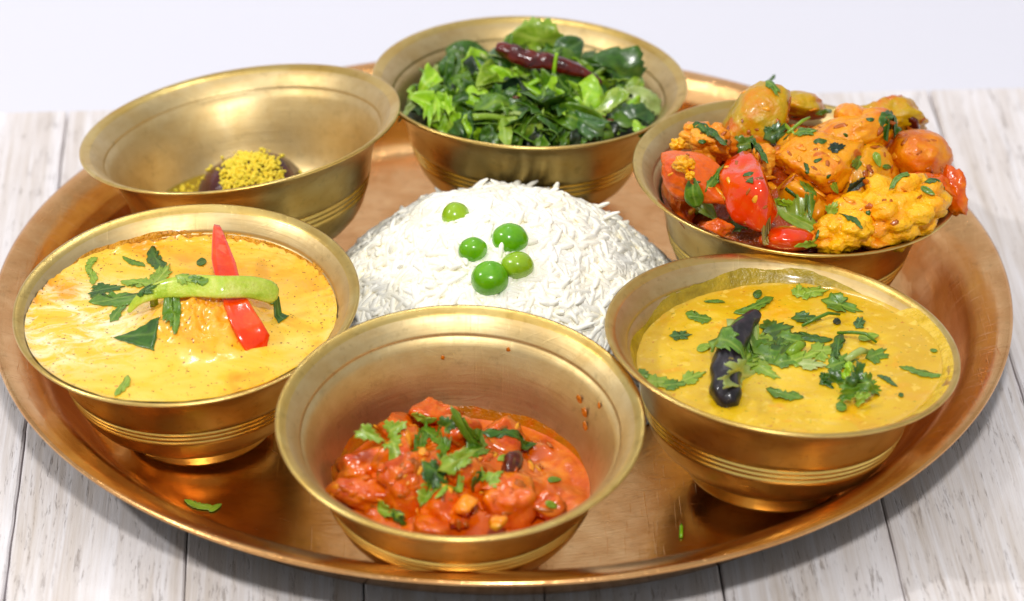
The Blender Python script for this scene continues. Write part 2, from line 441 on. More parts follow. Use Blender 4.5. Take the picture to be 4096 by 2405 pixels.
def leaf_mesh(kind, hx, hy, nz, ctr, R, curl=.25, bvh=None, hug=.75, mat=None, thick=.00018, lift=.0004, wave=.12):
    """hx, hy: half-axis vectors; nz: normal"""
    P = outline(kind, R); n = len(P); rings = 6
    L = np.linalg.norm(hx); W = np.linalg.norm(hy); V = []; ve = []; c1 = R.uniform(.2, 1.2)*curl; c2 = R.uniform(-.8, 1.2)*curl; ph = R.uniform(0, 9)
    def pt(x, y):
        z = (-c1*x*x-c2*y*y*W/L+wave*noise.noise(Vector((x*1.6+ph, y*1.6, ph))))*L
        # raised mid fold
        z += -.10*W*math.exp(-abs(y)*5)
        p = ctr+hx*x+hy*y+nz*(z+lift)
        return p
    def vein(x, y):
        m = math.exp(-(y/.09)**2)
        a = math.atan2(y, x+.9)
        m = max(m, .7*math.exp(-(math.sin(a*7)/.25)**2)*min(1, math.hypot(x+.9, y)))
        return m
    V.append(pt(0, 0)); ve.append(vein(0, 0))
    for i in range(1, rings+1):
        t = i/rings
        for x, y in P: V.append(pt(x*t, y*t)); ve.append(vein(x*t, y*t) if t < .95 else .3)
    V = np.array(V)
    if bvh is not None:
        for i in range(len(V)):
            h = bvh.ray_cast(Vector((V[i, 0], V[i, 1], V[i, 2]+.03)), Vector((0, 0, -1)), .08)
            if h[0] is not None:
                zs = h[0].z+.0004; z = V[i, 2]
                V[i, 2] = max(z+(zs-z)*hug if abs(zs-z) < .012 else z, min(zs, z+.004))
    F = [(0, 1+j, 1+(j+1) % n) for j in range(n)]
    for i in range(rings-1):
        for j in range(n):
            p = 1+i*n; k = (j+1) % n; F.append((p+j, p+n+j, p+n+k, p+k))
    m = len(V); V2 = V-nz*thick; V = np.vstack([V, V2]); F2 = [tuple(m+i for i in f[::-1]) for f in F]
    e = m-n; F += F2+[(e+j, m+e+j, m+e+(j+1) % n, e+(j+1) % n) for j in range(n)]
    me = mesh("leaf", V, F, True, [mat])
    at = me.attributes.new('vein', 'FLOAT', 'POINT'); at.data.foreach_set('value', ve+ve)
    return me
def solve_axes(n, dirang, hl, hw):
    """vectors lying in the plane with normal n that look hl long at image angle dirang and hw wide across it"""
    A = np.array([CR, CU, n]); a = math.radians(dirang)
    x = np.linalg.solve(A, np.array([math.cos(a)*hl, math.sin(a)*hl, 0])); y = np.linalg.solve(A, np.array([-math.sin(a)*hw, math.cos(a)*hw, 0]))
    return x, y
def bvh_of(objs):
    V = []; F = []
    for o in objs:
        me = o.data; k = len(V); mw = full_matrix(o)
        V += [mw @ v.co for v in me.vertices]; F += [tuple(k+i for i in p.vertices) for p in me.polygons]
    return BVHTree.FromPolygons(V, F)
def full_matrix(o):
    m = Matrix.LocRotScale(o.location, o.rotation_euler if o.rotation_mode != 'QUATERNION' else o.rotation_quaternion, o.scale)
    if o.parent: return full_matrix(o.parent) @ o.matrix_parent_inverse @ m
    return m
def hit(bvh, px, py):
    v = Vector(ray(px, py)).normalized(); h = bvh.ray_cast(Vector(CAM), v, 5)
    return (np.array(h[0]), np.array(h[1])) if h[0] is not None else (None, None)
def tube(path, radii, n=14, flat=1.0, wr=0.0, seed=0, up=None):
    path = [np.asarray(p, float) for p in path]; m = len(path); V = []; F = []
    up = np.array([0, 0, 1.0]) if up is None else np.asarray(up, float)
    for i, p in enumerate(path):
        t = path[min(i+1, m-1)]-path[max(i-1, 0)]; t /= np.linalg.norm(t)
        s = np.cross(t, up); s /= np.linalg.norm(s); w = np.cross(s, t)
        for j in range(n):
            a = 2*math.pi*j/n; r = radii[i]
            k = 1+wr*noise.noise(Vector((i*.35+seed, math.cos(a)*1.2, math.sin(a)*1.2)))
            V.append(p+s*math.cos(a)*r*k+w*math.sin(a)*r*k*flat)
    for i in range(m-1):
        for j in range(n):
            k = (j+1) % n; F.append((i*n+j, i*n+k, (i+1)*n+k, (i+1)*n+j))
    F.append(tuple(range(n-1, -1, -1))); F.append(tuple((m-1)*n+j for j in range(n)))
    return V, F
def spline(pts, n=24):
    pts = [np.asarray(p, float) for p in pts]; out = []; m = len(pts)-1
    for i in range(n+1):
        t = i/n*m; k = min(int(t), m-1); u = t-k
        p0, p1, p2, p3 = pts[max(k-1, 0)], pts[k], pts[k+1], pts[min(k+2, m)]
        out.append(.5*((2*p1)+(-p0+p2)*u+(2*p0-5*p1+4*p2-p3)*u*u+(-p0+3*p1-3*p2+p3)*u**3))
    return out
_ico = {}
def ico(sub):
    if sub not in _ico:
        bm = bmesh.new(); bmesh.ops.create_icosphere(bm, subdivisions=sub, radius=1)
        _ico[sub] = (np.array([v.co[:] for v in bm.verts]), [tuple(v.index for v in f.verts) for f in bm.faces]); bm.free()
    return _ico[sub]
def chunk_verts(kind, sub, seed, planes=9, rough=.05, soft=9):
    D, F = ico(sub); R = np.random.RandomState(seed)
    if kind == 'cut':
        nv = R.normal(size=(planes, 3)); nv = np.vstack([nv, -nv[:planes//2]]); nv /= np.linalg.norm(nv, axis=1)[:, None]
        d = R.uniform(.62, .95, len(nv)); s = np.maximum(D@nv.T, 1e-3)/d
        rr = 1/(s**soft).sum(1)**(1/soft)
        rr = np.minimum(rr, 1.35)
    elif kind == 'florets':
        c = R.normal(size=(44, 3)); c /= np.linalg.norm(c, axis=1)[:, None]; c *= R.uniform(.9, 1.1, 44)[:, None]
        dd = np.sqrt(np.maximum(0, ((D[:, None]-c[None])**2).sum(2))); rb = .30
        rr = .80+.40*np.sqrt(np.maximum(0, 1-(dd.min(1)/rb/1.15)**2))
    elif kind == 'potato':
        rr = np.ones(len(D))
    elif kind == 'box':
        s = (np.abs(D)**5).sum(1)**(1/5); rr = 1/s*.85
    out = np.empty(len(D)); o = R.uniform(0, 50)
    for i, v in enumerate(D):
        vv = Vector(v)
        out[i] = rr[i]*(1+rough*2.2*noise.noise(vv*1.7+Vector((o, 0, 0)))+rough*noise.noise(vv*5+Vector((o, 0, 0)))+(rough*.4+.012)*noise.noise(vv*13+Vector((o, 3, 0)))+.022*noise.noise(vv*7+Vector((o, 9, 0))))
        if kind == 'florets': out[i] *= 1+.05*noise.noise(vv*9+Vector((0, o, 0)))+.035*noise.noise(vv*22)
    return D*out[:, None], F
def chunk(kind, px, py, y, w, h, depth, rot, seed, mat, name='vegetable_chunk', sub=4, rough=.05, planes=9, parent=None):
    c = at_y(px, py, y); S = pxm(c); V, F = chunk_verts(kind, sub, seed, planes, rough)
    a = math.radians(rot); X = V[:, 0]*w/2/S; Y = V[:, 1]*h/2/S; Z = V[:, 2]*depth/2
    ax = CR*math.cos(a)+CU*math.sin(a); ay = -CR*math.sin(a)+CU*math.cos(a)
    W = X[:, None]*ax+Y[:, None]*ay+Z[:, None]*CD+c
    me = mesh(name, W, F, True, [mat])
    if parent is None:
        loc = recenter(me); o = link(name, me); o.location = loc
    else: o = link(name, me, parent)
    return o
#---FOOD---
# ------------------------------------------------------------------ rice
RC = np.array([0.0, .006]); RR = .0715; RH = .0490
def rice_h(x, y):
    d = math.hypot(x-RC[0], (y-RC[1]))/RR
    z = TF+RH*max(0, 1-d**2.0)**.90 + .0026*noise.noise(Vector((x*60, y*60, 1))) if d < 1 else TF-.002
    for nm, (b, N, s) in BX.items():       # the heap stops where a bowl leans over it
        dd = math.hypot(x-b[0], y-b[1])-.0012
        if dd < .058: w_ = b[2]+float(np.interp(dd, [.0245]+list(OUTP[:, 0]*1.0), [-.004]+list(OUTP[:, 1])))-.0012 if dd > .0245 else TF-.004
        if dd < .058: k_ = .004; h_ = max(0, min(1, .5+.5*(w_-z)/k_)); z = w_*(1-h_)+z*h_-k_*h_*(1-h_)
    return z
rice = empty("rice_mound", (RC[0], RC[1], TF)); tag(rice, "domed mound of white long grain rice in the middle of the tray", "rice")
RICE = mat_food("cooked_rice", ((252, 245, 222), (254, 250, 236), (254, 252, 244)), scale=90, rough=.45, sss=.0, sscale=.0006, bump=.03, bscale=900, coat=.25, radius=(1, .85, .6))
n_ = 90; V = []; F = []
for i in range(n_+1):
    for j in range(n_+1):
        x = RC[0]+(i/n_*2-1)*.076; y = RC[1]+(j/n_*2-1)*.076; V.append((x, y, rice_h(x, y)-.0008))
for i in range(n_):
    for j in range(n_): p = i*(n_+1)+j; F.append((p, p+n_+1, p+n_+2, p+1))
F = [f for f in F if max(V[i][2] for i in f) > TF]
core = link("packed_rice", mesh("packed_rice", V, F, True, [RICE]), rice); core['kind'] = 'stuff'
core_bvh = bvh_of([core])
def grain_verts(L, r, bend, seed):
    R = random.Random(seed); m, n = 7, 7; V = []; F = []
    for i in range(m):
        t = i/(m-1)*2-1; tt = t*.96; rr = r*math.sqrt(max(.06, 1-abs(tt)**5))*(1+.06*math.sin(3*t+seed))
        cx = tt*L/2; cz = -bend*tt*tt*L; cy = .06*L*math.sin(2*t+seed)*bend*6
        for j in range(n):
            a = 2*math.pi*j/n; V.append((cx, cy+rr*math.cos(a), cz+rr*.85*math.sin(a)))
    for i in range(m-1):
        for j in range(n): k = (j+1) % n; F.append((i*n+j, i*n+k, (i+1)*n+k, (i+1)*n+j))
    V += [(-L/2*1.0, V[0][1]-r*.2, V[0][2]), (L/2, V[-1][1]-r*.2, V[-1][2])]
    for j in range(n): F.append((m*n, (j+1) % n, j)); F.append((m*n+1, (m-1)*n+j, (m-1)*n+(j+1) % n))
    return np.array(V), F
GV = [grain_verts(.0072+.0062*(i % 7)/6, .00088+.00009*(i % 4), .02+.15*((i*5) % 9)/8, i) for i in range(14)]
GM = [mesh("rice_grain", v, f, True, [RICE]) for v, f in GV]
grains = []
while len(grains) < 10200:
    a = rnd.uniform(0, 2*math.pi); d = math.sqrt(rnd.random())*1.03*RR
    x, y = RC[0]+d*math.cos(a), RC[1]+d*math.sin(a); z = rice_h(x, y)
    if z < TF-.0015: continue
    e = .0008; nx = -(rice_h(x+e, y)-z)/e; ny = -(rice_h(x, y+e)-z)/e; n = Vector((nx, ny, 1)).normalized()
    if rnd.random() > max(n.z, .14)**-1*.22: continue
    t = Vector((rnd.gauss(0, 1), rnd.gauss(0, 1), rnd.gauss(0, 1))); t -= n*t.dot(n)*rnd.choice((1, .98, .96, .9, .75)); t.normalize()
    s = n.cross(t).normalized(); w = t.cross(s)
    off = rnd.uniform(-.0010, .0007)
    p = Vector((x, y, z))+n*off
    if p.z < TF+.0008: p.z = TF+.0008+rnd.random()*.0006; t.z *= .1; t.normalize(); s = Vector((0, 0, 1)).cross(t).normalized(); w = t.cross(s)
    bad = False
    for e_ in (-.0026, 0, .0026):
        for nm in BX:
            r, h = bowl_rh(nm, np.array(p+t*e_))
            if 0 < h < .048 and r < np.interp(h, OUTP[:, 1], OUTP[:, 0])+.0003: bad = True
    if bad: continue
    M4 = Matrix((( t.x, s.x, w.x, p.x), (t.y, s.y, w.y, p.y), (t.z, s.z, w.z, p.z), (0, 0, 0, 1)))
    score = off*300+n.dot(Vector(-CD))*.9+(0.35 if p.y < .03 and p.z > 0 else 0)
    grains.append((score, M4, rnd.randrange(14)))
grains.sort(key=lambda g: -g[0])
riceinv = Matrix.Translation(-rice.location)
for sc_, M4, k_ in grains[:299]:
    o = bpy.data.objects.new("rice_grain", GM[k_]); scene.collection.objects.link(o); o.parent = rice; o.matrix_basis = riceinv @ M4
AV = []; AF = []; base = 0
for sc_, M4, k_ in grains[299:]:
    v, f = GV[k_]; Mx = np.array(M4); AV.append(v@Mx[:3, :3].T+Mx[:3, 3]); AF += [tuple(base+i for i in q) for q in f]; base += len(v)
heap = link("loose_rice", mesh("loose_rice", np.vstack(AV), AF, True, [RICE]), rice); heap['kind'] = 'stuff'

# peas
def mat_pea(name, c1, c2):
    return mat_food(name, (c1, c2), scale=120, rough=.26, sss=.35, sscale=.003, bump=.25, bscale=260, coat=.9, radius=(1, 1, .1))
PEA1 = mat_pea("pea_green", (84, 158, 4), (118, 182, 14)); PEA2 = mat_pea("pea_olive", (128, 170, 16), (154, 190, 30))
rice_bvh = bvh_of([core])
for px, py, w, h, mt, sd, lb in ((1121, 527, 62, 62, PEA2, 1, "olive green pea sitting apart, highest up the rice mound"),
    (1164, 612, 66, 58, PEA1, 2, "small bright green pea at the left of the cluster of four on the rice"),
    (1256, 583, 84, 74, PEA1, 3, "big dark-shaded bright green pea at the back of the pea cluster"),
    (1273, 650, 76, 64, PEA2, 4, "yellowish olive pea squeezed between two greener peas"),
    (1205, 679, 86, 82, PEA1, 5, "largest bright green pea nearest the front bowl, lowest on the rice")):
    p, n = hit(rice_bvh, px, py+h*.18); c = p-CD*.0022+np.array([0, 0, .0012]); S = pxm(c)
    D, F = ico(4); R = random.Random(sd); V = []
    for v in D:
        vv = Vector(v); r = 1+.06*noise.noise(vv*1.1+Vector((sd*5, 0, 0)))-.05*math.exp(-((v[0]*.6+v[2]-.1)/.1)**2)*max(0, math.sin(sd))*.6
        q = vv*r; V.append(c+(CR*q.x*w/2/S+CU*q.y*h/2/S+CD*q.z*(w+h)/4/S)*1.08)
    me = mesh("green_pea", V, F, True, [mt]); loc = recenter(me); o = link("green_pea", me); o.location = loc; tag(o, lb, "pea", "green peas on the rice")
# translucent grains lying over the peas
for k_, (px, py, a) in enumerate(((1232, 622, 80), (1295, 600, 10))):
    p = at_z(px, py, .0225); t = Vector(CR*math.cos(math.radians(a))+CU*math.sin(math.radians(a))); w = Vector(-CD); s = w.cross(t)
    M4 = Matrix(((t.x, s.x, w.x, p[0]), (t.y, s.y, w.y, p[1]), (t.z, s.z, w.z, p[2]), (0, 0, 0, 1)))
    pp, nn = hit(core_bvh, px, py); M4.translation = Vector(pp)+w*.004
    o = bpy.data.objects.new("rice_grain", GM[k_]); scene.collection.objects.link(o); o.parent = rice; o.matrix_basis = riceinv @ M4

# ------------------------------------------------------------------ creamy orange curry
CZ = .0238
lumpc = at_z(500, 800, CZ)
def curry_h(x, y, t):
    dx, dy = (x-lumpc[0])/.0175, (y-lumpc[1]-.001)/.0165
    g = math.exp(-(dx*dx+dy*dy)**1.3*1.1)
    h = .0095*g+.0030*g*noise.noise(Vector((x*230, y*230, 3)))+.0013*g*noise.noise(Vector((x*600, y*600, 5)))
    h += .0005*noise.noise(Vector((x*70, y*45, 0)))+.00022*noise.noise(Vector((x*240, y*140, 0)))
    if t > .80 and y > lumpc[1]: h += .0009*((t-.80)/.2)*(noise.noise(Vector((x*700, y*700, 0)))+.6)
    return h
def mat_curry():
    t = NT("creamy_curry_sauce"); oc = t.coords()
    sx = t.n('ShaderNodeSeparateXYZ'); t.l(oc, sx.inputs[0]); x, y, z = sx.outputs
    base = t.ramp(t.noise(t.mapped(oc, (30, 52, 30), (0, 0, .4)), 1.0, 5, .55, 1.2), [(.30, lin((240, 158, 4))), (.46, lin((250, 196, 44))), (.66, lin((252, 214, 96)))])
    # creamy streaks in the left part of the bowl, an orange oily pool at the back and right
    dist = t.n('ShaderNodeVectorMath', operation='DISTANCE'); t.l(oc, dist.inputs[0]); dist.inputs[1].default_value = tuple(at_z(165, 800, CZ))
    cr = t.ramp(dist.outputs['Value'], [(.010, (1, 1, 1)), (.036, (0, 0, 0))])
    st = t.ramp(t.noise(t.mapped(oc, (75, 125, 60), (0, 0, -.2)), 1.0, 7, .7, 1.8), [(.45, (0, 0, 0)), (.60, (1, 1, 1))])
    c = t.mix(t.math('MULTIPLY', cr, t.math('MULTIPLY', st, .9)), base, lin((255, 246, 214)))
    d2 = t.n('ShaderNodeVectorMath', operation='DISTANCE'); t.l(oc, d2.inputs[0]); d2.inputs[1].default_value = tuple(at_z(600, 640, CZ))
    pool = t.ramp(d2.outputs['Value'], [(.010, (1, 1, 1)), (.040, (0, 0, 0))])
    pn = t.ramp(t.noise(t.mapped(oc, (45, 80, 45), (0, 0, .2)), 1.0, 4, .6, 1.0), [(.42, (0, 0, 0)), (.55, (1, 1, 1))])
    c = t.mix(t.math('MULTIPLY', pool, t.math('ADD', t.math('MULTIPLY', pn, .5), .2)), c, lin((238, 160, 0)))
    d3 = t.n('ShaderNodeVectorMath', operation='DISTANCE'); t.l(oc, d3.inputs[0]); d3.inputs[1].default_value = tuple(at_z(500, 800, CZ))
    l3 = t.ramp(d3.outputs['Value'], [(.008, (1, 1, 1)), (.024, (0, 0, 0))])
    c = t.mix(t.math('MULTIPLY', l3, .75), c, lin((238, 150, 4)))
    sp = t.noise(oc, 900, 2, .5); sp2 = t.noise(oc, 380, 2, .5)
    c = t.mix(t.math('MULTIPLY', t.ramp(sp, [(.665, (0, 0, 0)), (.69, (1, 1, 1))]), .85), c, lin((120, 58, 20)))
    c = t.mix(t.math('MULTIPLY', t.ramp(sp2, [(.71, (0, 0, 0)), (.75, (1, 1, 1))]), .75), c, lin((214, 92, 24)))
    b = t.bump(t.noise(oc, 420, 5, .6), .10, .0004); b = t.bump(t.noise(t.mapped(oc, (120, 200, 120)), 1.0, 3, .5), .10, .0007, b)
    t.set(Base_Color=c, Roughness=.27, Normal=b, Coat_Weight=.35, Coat_Roughness=.1, Subsurface_Weight=.3, Subsurface_Scale=.004, Subsurface_Radius=(1, .6, .2))
    return t.m
CURRY = mat_curry()
V, F = sauce('curry', CZ, curry_h, 90, 200)
curry = empty("creamy_curry", (lumpc[0], lumpc[1], CZ)); tag(curry, "speckled creamy orange curry filling the bowl to its brim", "curry")
cs = link("sauce", mesh("sauce", V, F, True, [CURRY]), curry)
# the grainy crust of oil and spice along the back wall
FILMC = mat_food("orange_oil_film", ((188, 122, 10), (214, 146, 16), (232, 164, 30)), rough=.22, sss=.05, bump=1.2, bscale=900, coat=.8, bdist=.0008)
film('curry', CZ-.0002, math.radians(8), math.radians(160), .0034, "oil_film", FILMC, curry)
CB = bvh_of([cs])
# pepper strips
def ribbon(path, widths, thick, name, mat, facing, arch=.25, n=10):
    m = len(path); V = []; F = []
    for i, p in enumerate(path):
        t = path[min(i+1, m-1)]-path[max(i-1, 0)]; t = t/np.linalg.norm(t)
        f = facing(i/(m-1)); s = np.cross(t, f); s /= np.linalg.norm(s); w = np.cross(s, t)
        W = widths[i]
        for j in range(n):
            a = 2*math.pi*j/n; cx = math.copysign(abs(math.cos(a))**.5, math.cos(a)); sy = math.copysign(abs(math.sin(a))**.7, math.sin(a))
            V.append(p+s*cx*W/2+w*(sy*thick/2*(min(1, W/widths[m//2]+.2))-arch*W*cx*cx*.5))
    for i in range(m-1):
        for j in range(n): k = (j+1) % n; F.append((i*n+j, i*n+k, (i+1)*n+k, (i+1)*n+j))
    F.append(tuple(range(n-1, -1, -1))); F.append(tuple((m-1)*n+j for j in range(n)))
    me = mesh(name, V, F, True, [mat]); loc = recenter(me); o = link(name, me); o.location = loc; return o
REDP = mat_food("red_pepper_flesh", ((226, 50, 0), (238, 66, 4), (234, 88, 14)), rough=.16, sss=.35, sscale=.004, bump=.10, bscale=500, coat=.8, spots=[(90, .62, (250, 120, 80), .6)], radius=(1, .2, .08))
GRNP = mat_food("green_pepper_flesh", ((156, 184, 36), (184, 202, 66), (206, 212, 104)), rough=.28, sss=.3, sscale=.003, bump=.35, bscale=1500, coat=.5, radius=(.7, 1, .2))
pp = [at_z(533, 556, CZ+.0135), at_z(540, 600, CZ+.0125), at_z(551, 660, CZ+.0112), at_z(566, 715, CZ+.0100), at_z(590, 770, CZ+.0078), at_z(618, 822, CZ+.0040), at_z(648, 872, CZ-.0022)]
pp = spline(pp, 30); wd = [.0020+.0062*min(1, i/9)-(.0012 if 12 < i < 18 else 0)+(.0012*min(1, max(0, (i-18)/6))) for i in range(31)]; wd[-1] = .0015; wd[-2] = .004; wd[-3] = .006
o = ribbon(pp, wd, .0016, "red_pepper_strip", REDP, lambda t: -CD+.35*CR, -.25); tag(o, "glossy red pepper strip standing out of the orange curry", "pepper strip", "crossed pepper strips on the curry")
gp = [at_z(316, 768, CZ+.0022), at_z(345, 735, CZ+.0072), at_z(400, 712, CZ+.0110), at_z(470, 703, CZ+.0135), at_z(545, 706, CZ+.0146), at_z(620, 707, CZ+.0125), at_z(684, 724, CZ+.0082)]
gp = spline(gp, 34); wd = [.0012+.0062*min(1, i/15)for i in range(35)]; wd[-1] = .0036; wd[-2] = .0062
o = ribbon(gp, wd, .0016, "green_pepper_strip", GRNP, lambda t: -CD*.9+np.array([0, 0, .3]), .10); tag(o, "pale green pepper strip bridging across the red one on the curry", "pepper strip", "crossed pepper strips on the curry")

# ------------------------------------------------------------------ yellow dal
DZ = .0208
def dal_h(x, y, t): return .0006*max(0, noise.noise(Vector((x*210, y*210, 8)))-.25)+.0003*noise.noise(Vector((x*90, y*90, 4)))+.00022*noise.noise(Vector((x*330, y*330, 1)))
def mat_dal():
    t = NT("yellow_dal"); oc = t.coords()
    c = t.ramp(t.noise(oc, 55, 5, .55, .8), [(.34, lin((216, 172, 8))), (.50, lin((228, 186, 24))), (.66, lin((236, 198, 46)))])
    pn = t.ramp(t.noise(t.mapped(oc, (40, 60, 40), loc=(3, 1, 0)), 1.0, 4, .55, .8), [(.56, (0, 0, 0)), (.62, (1, 1, 1))])
    c = t.mix(t.math('MULTIPLY', pn, .55), c, lin((232, 160, 0)))
    c0, N0, s0 = BX['dal']; dd = t.n('ShaderNodeVectorMath', operation='DISTANCE'); t.l(oc, dd.inputs[0]); ax = c0+(DZ-c0[2])/N0[2]*N0; dd.inputs[1].default_value = tuple(ax)
    c = t.mix(t.math('MULTIPLY', t.ramp(dd.outputs['Value'], [(.0355, (0, 0, 0)), (.0412, (1, 1, 1))]), .5), c, lin((204, 158, 30)))
    lp = t.noise(t.mapped(oc, (1, 1, 1), loc=(5, 2, 1)), 340, 2, .5); c = t.mix(t.math('MULTIPLY', t.ramp(lp, [(.60, (0, 0, 0)), (.68, (1, 1, 1))]), .45), c, lin((246, 214, 96)))
    sp = t.noise(oc, 520, 2, .5); c = t.mix(t.math('MULTIPLY', t.ramp(sp, [(.68, (0, 0, 0)), (.72, (1, 1, 1))]), .6), c, lin((190, 96, 20)))
    sg = t.noise(t.mapped(oc, (1, 1, 1), loc=(9, 4, 1)), 700, 2, .5); c = t.mix(t.math('MULTIPLY', t.ramp(sg, [(.69, (0, 0, 0)), (.72, (1, 1, 1))]), .5), c, lin((110, 120, 20)))
    b = t.bump(t.noise(oc, 650, 5, .6), .16, .0004)
    t.set(Base_Color=c, Roughness=.26, Normal=b, Coat_Weight=.4, Coat_Roughness=.12, Subsurface_Weight=.3, Subsurface_Scale=.004, Subsurface_Radius=(1, .7, .2))
    return t.m
V, F = sauce('dal', DZ, dal_h, 60, 180)
dal = empty("yellow_dal", (.0875, -.08, DZ)); tag(dal, "smooth yellow dal under scattered coriander in the right front bowl", "dal")
ds = link("sauce", mesh("sauce", V, F, True, [mat_dal()]), dal)
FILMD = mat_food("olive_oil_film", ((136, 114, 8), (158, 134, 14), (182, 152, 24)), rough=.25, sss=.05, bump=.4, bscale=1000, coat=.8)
SMEAR = mat_food("yellow_dal_smear", ((206, 168, 30), (222, 184, 48), (230, 196, 80)), rough=.25, sss=.1, bump=.8, bscale=900, coat=.6)
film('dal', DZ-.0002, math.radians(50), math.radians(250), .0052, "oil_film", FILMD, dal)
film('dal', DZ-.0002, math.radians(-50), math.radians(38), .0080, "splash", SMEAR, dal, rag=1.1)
DB = bvh_of([ds])
CHB = mat_food("black_chilli_skin", ((10, 8, 14), (24, 20, 30), (44, 34, 44)), rough=.34, sss=.0, bump=.35, bscale=350, coat=.6, spots=[(160, .66, (150, 130, 30), .8)])
cp = spline([at_z(1862, 772, DZ+.0068), at_z(1832, 800, DZ+.0064), at_z(1800, 850, DZ+.0050), at_z(1788, 905, DZ+.0040), at_z(1786, 955, DZ+.0030), at_z(1800, 1003, DZ-.0004)], 26)
rd = [.0017+.0031*math.sin(min(1, (i+1)/17)*math.pi/2)*(1 if i < 20 else max(.15, 1-((i-20)/6.6)**2)) for i in range(27)]
V, F = tube(cp, rd, 18, .8, .28, 3); me = mesh("black_chilli", V, F, True, [CHB]); loc = recenter(me); o = link("black_chilli", me); o.location = loc
tag(o, "fat wrinkled black dried chilli half sunk in the yellow dal", "chilli"); dal_chili = o

# ------------------------------------------------------------------ tomato vegetable curry
TZZ = .0022
TOM = mat_food("red_tomato_sauce", ((190, 70, 0), (216, 94, 0), (228, 122, 4)), scale=110, rough=.20, sss=.3, sscale=.004, bump=.35, bscale=420, coat=.8, spots=[(240, .66, (226, 118, 14), .45), (420, .70, (110, 30, 8), .6)], radius=(1, .45, .12))
TOM2 = mat_food("red_coated_chunk", ((190, 62, 0), (216, 90, 0), (228, 124, 6)), scale=120, rough=.18, sss=.3, sscale=.004, bump=.5, bscale=360, coat=.75, spots=[(300, .70, (240, 140, 30), .6)], radius=(1, .45, .12))
CARR = mat_food("orange_carrot", ((232, 112, 4), (244, 136, 10), (248, 156, 24)), rough=.2, sss=.35, sscale=.004, bump=.2, bscale=400, coat=.7, radius=(1, .4, .1))
def tom_h(x, y, t):
    bx, by = BX['tomato'][0][:2]; d = math.hypot(x-bx+.006, y-by+.002)/.030
    return .0118*max(0, 1-d*d*.9)+.0030*noise.noise(Vector((x*110, y*110, 2)))*(1-t**6)+.0005*noise.noise(Vector((x*420, y*420, 2)))*(1-t**6)
V, F = sauce('tomato', TZZ, tom_h, 60, 150)
tom = empty("tomato_curry", (-.0128, -.119, TZZ)); tag(tom, "glossy red tomato curry with coated vegetable chunks, front bowl", "curry")
ts = link("sauce", mesh("sauce", V, F, True, [TOM]), tom)
FILMT = mat_food("brown_oil_film", ((150, 92, 6), (176, 104, 8), (190, 90, 10)), rough=.18, sss=.0, bump=.5, bscale=800, coat=.8)
film('tomato', TZZ-.0003, math.radians(0), math.radians(175), .0040, "oil_film", FILMT, tom)
tchunks = [ts]
for i, (px, py, w, h, dep, rot, k) in enumerate((
    (1070, 1018, 90, 100, .018, -35, 'cut'), (1000, 1075, 105, 100, .018, 10, 'cut'), (1130, 1070, 130, 110, .018, 5, 'cut'),
    (1235, 1065, 120, 90, .018, -10, 'cut'), (1275, 1115, 100, 120, .016, -20, 'cut'), (890, 1150, 130, 100, .018, 15, 'cut'),
    (960, 1150, 120, 120, .02, 30, 'cut'), (1030, 1180, 150, 120, .02, 0, 'cut'), (1140, 1170, 130, 120, .02, 20, 'cut'),
    (1240, 1170, 110, 120, .016, -30, 'cut'), (905, 1215, 130, 90, .018, -20, 'cut'), (1000, 1240, 120, 110, .018, 25, 'cut'),
    (1095, 1260, 130, 110, .018, 0, 'cut'), (1180, 1250, 110, 110, .018, 30, 'cut'), (1260, 1240, 130, 120, .018, -8, 'cut'),
    (950, 1285, 110, 80, .014, -10, 'cut'), (1060, 1305, 120, 80, .014, 8, 'cut'), (1170, 1300, 120, 70, .014, -4, 'cut'), (1350, 1240, 90, 70, .010, 20, 'cut'), (1290, 1300, 90, 60, .012, 10, 'cut'))):
    if i in (4, 9, 13, 15, 17, 19): continue
    w *= 1.15; h *= 1.12
    c = at_z(px, py+6, TZZ+.0045 + (.004 if i in (1, 2, 7, 8) else 0)+(.003 if i == 0 else 0))
    o = chunk(k, px, py+6, c[1], w, h, dep, rot, 100+i, TOM2, 'vegetable_chunk', 4, .09, 8, parent=tom); tchunks.append(o)
for px, py, w, h, rot, mt, nm, lb, cat, sd in (
    (1145, 1243, 62, 40, -8, CARR, "carrot_piece", "bright orange carrot piece near the middle front of the red curry", "carrot piece", 1),
    (832, 1215, 66, 40, 6, CARR, "carrot_piece", "orange carrot corner against the left wall of the red curry bowl", "carrot piece", 2),
    (1012, 1058, 46, 34, 30, CARR, "carrot_piece", "small orange carrot bit peeking out behind two coriander leaves in the red curry", "carrot piece", 3),
    (1172, 1138, 30, 20, 20, CARR, "carrot_piece", "tiny yellow-orange bit below the coriander cluster on the red curry", "carrot piece", 4),
    (1220, 1290, 50, 36, 50, CARR, "carrot_piece", "orange chunk end against the front rim of the red curry bowl", "carrot piece", 5)):
    c = at_z(px, py, TZZ+.0095 if sd != 2 else TZZ+.0055)
    o = chunk('cut', px, py, c[1], w, h, .010, rot, sd, mt, nm, 3, .05, 7); tag(o, lb, cat, "orange carrot bits in the red curry"); tchunks.append(o)
EGG = mat_food("dark_aubergine_skin", ((52, 14, 8), (84, 24, 12), (120, 44, 20)), rough=.18, sss=.1, bump=.4, bscale=400, coat=.8)
c = at_z(1255, 1152, TZZ+.0105); o = chunk('cut', 1255, 1152, c[1], 42, 82, .009, -32, 77, EGG, "aubergine_piece", 3, .06, 6); tag(o, "dark brown aubergine skin edge sticking up right of the leaves in the red curry", "aubergine piece"); tchunks.append(o)
SP = mat_food("stray_sauce_spot", ((196, 104, 10), (214, 120, 20)), rough=.2, sss=.1, bump=.6, bscale=700, coat=.7)
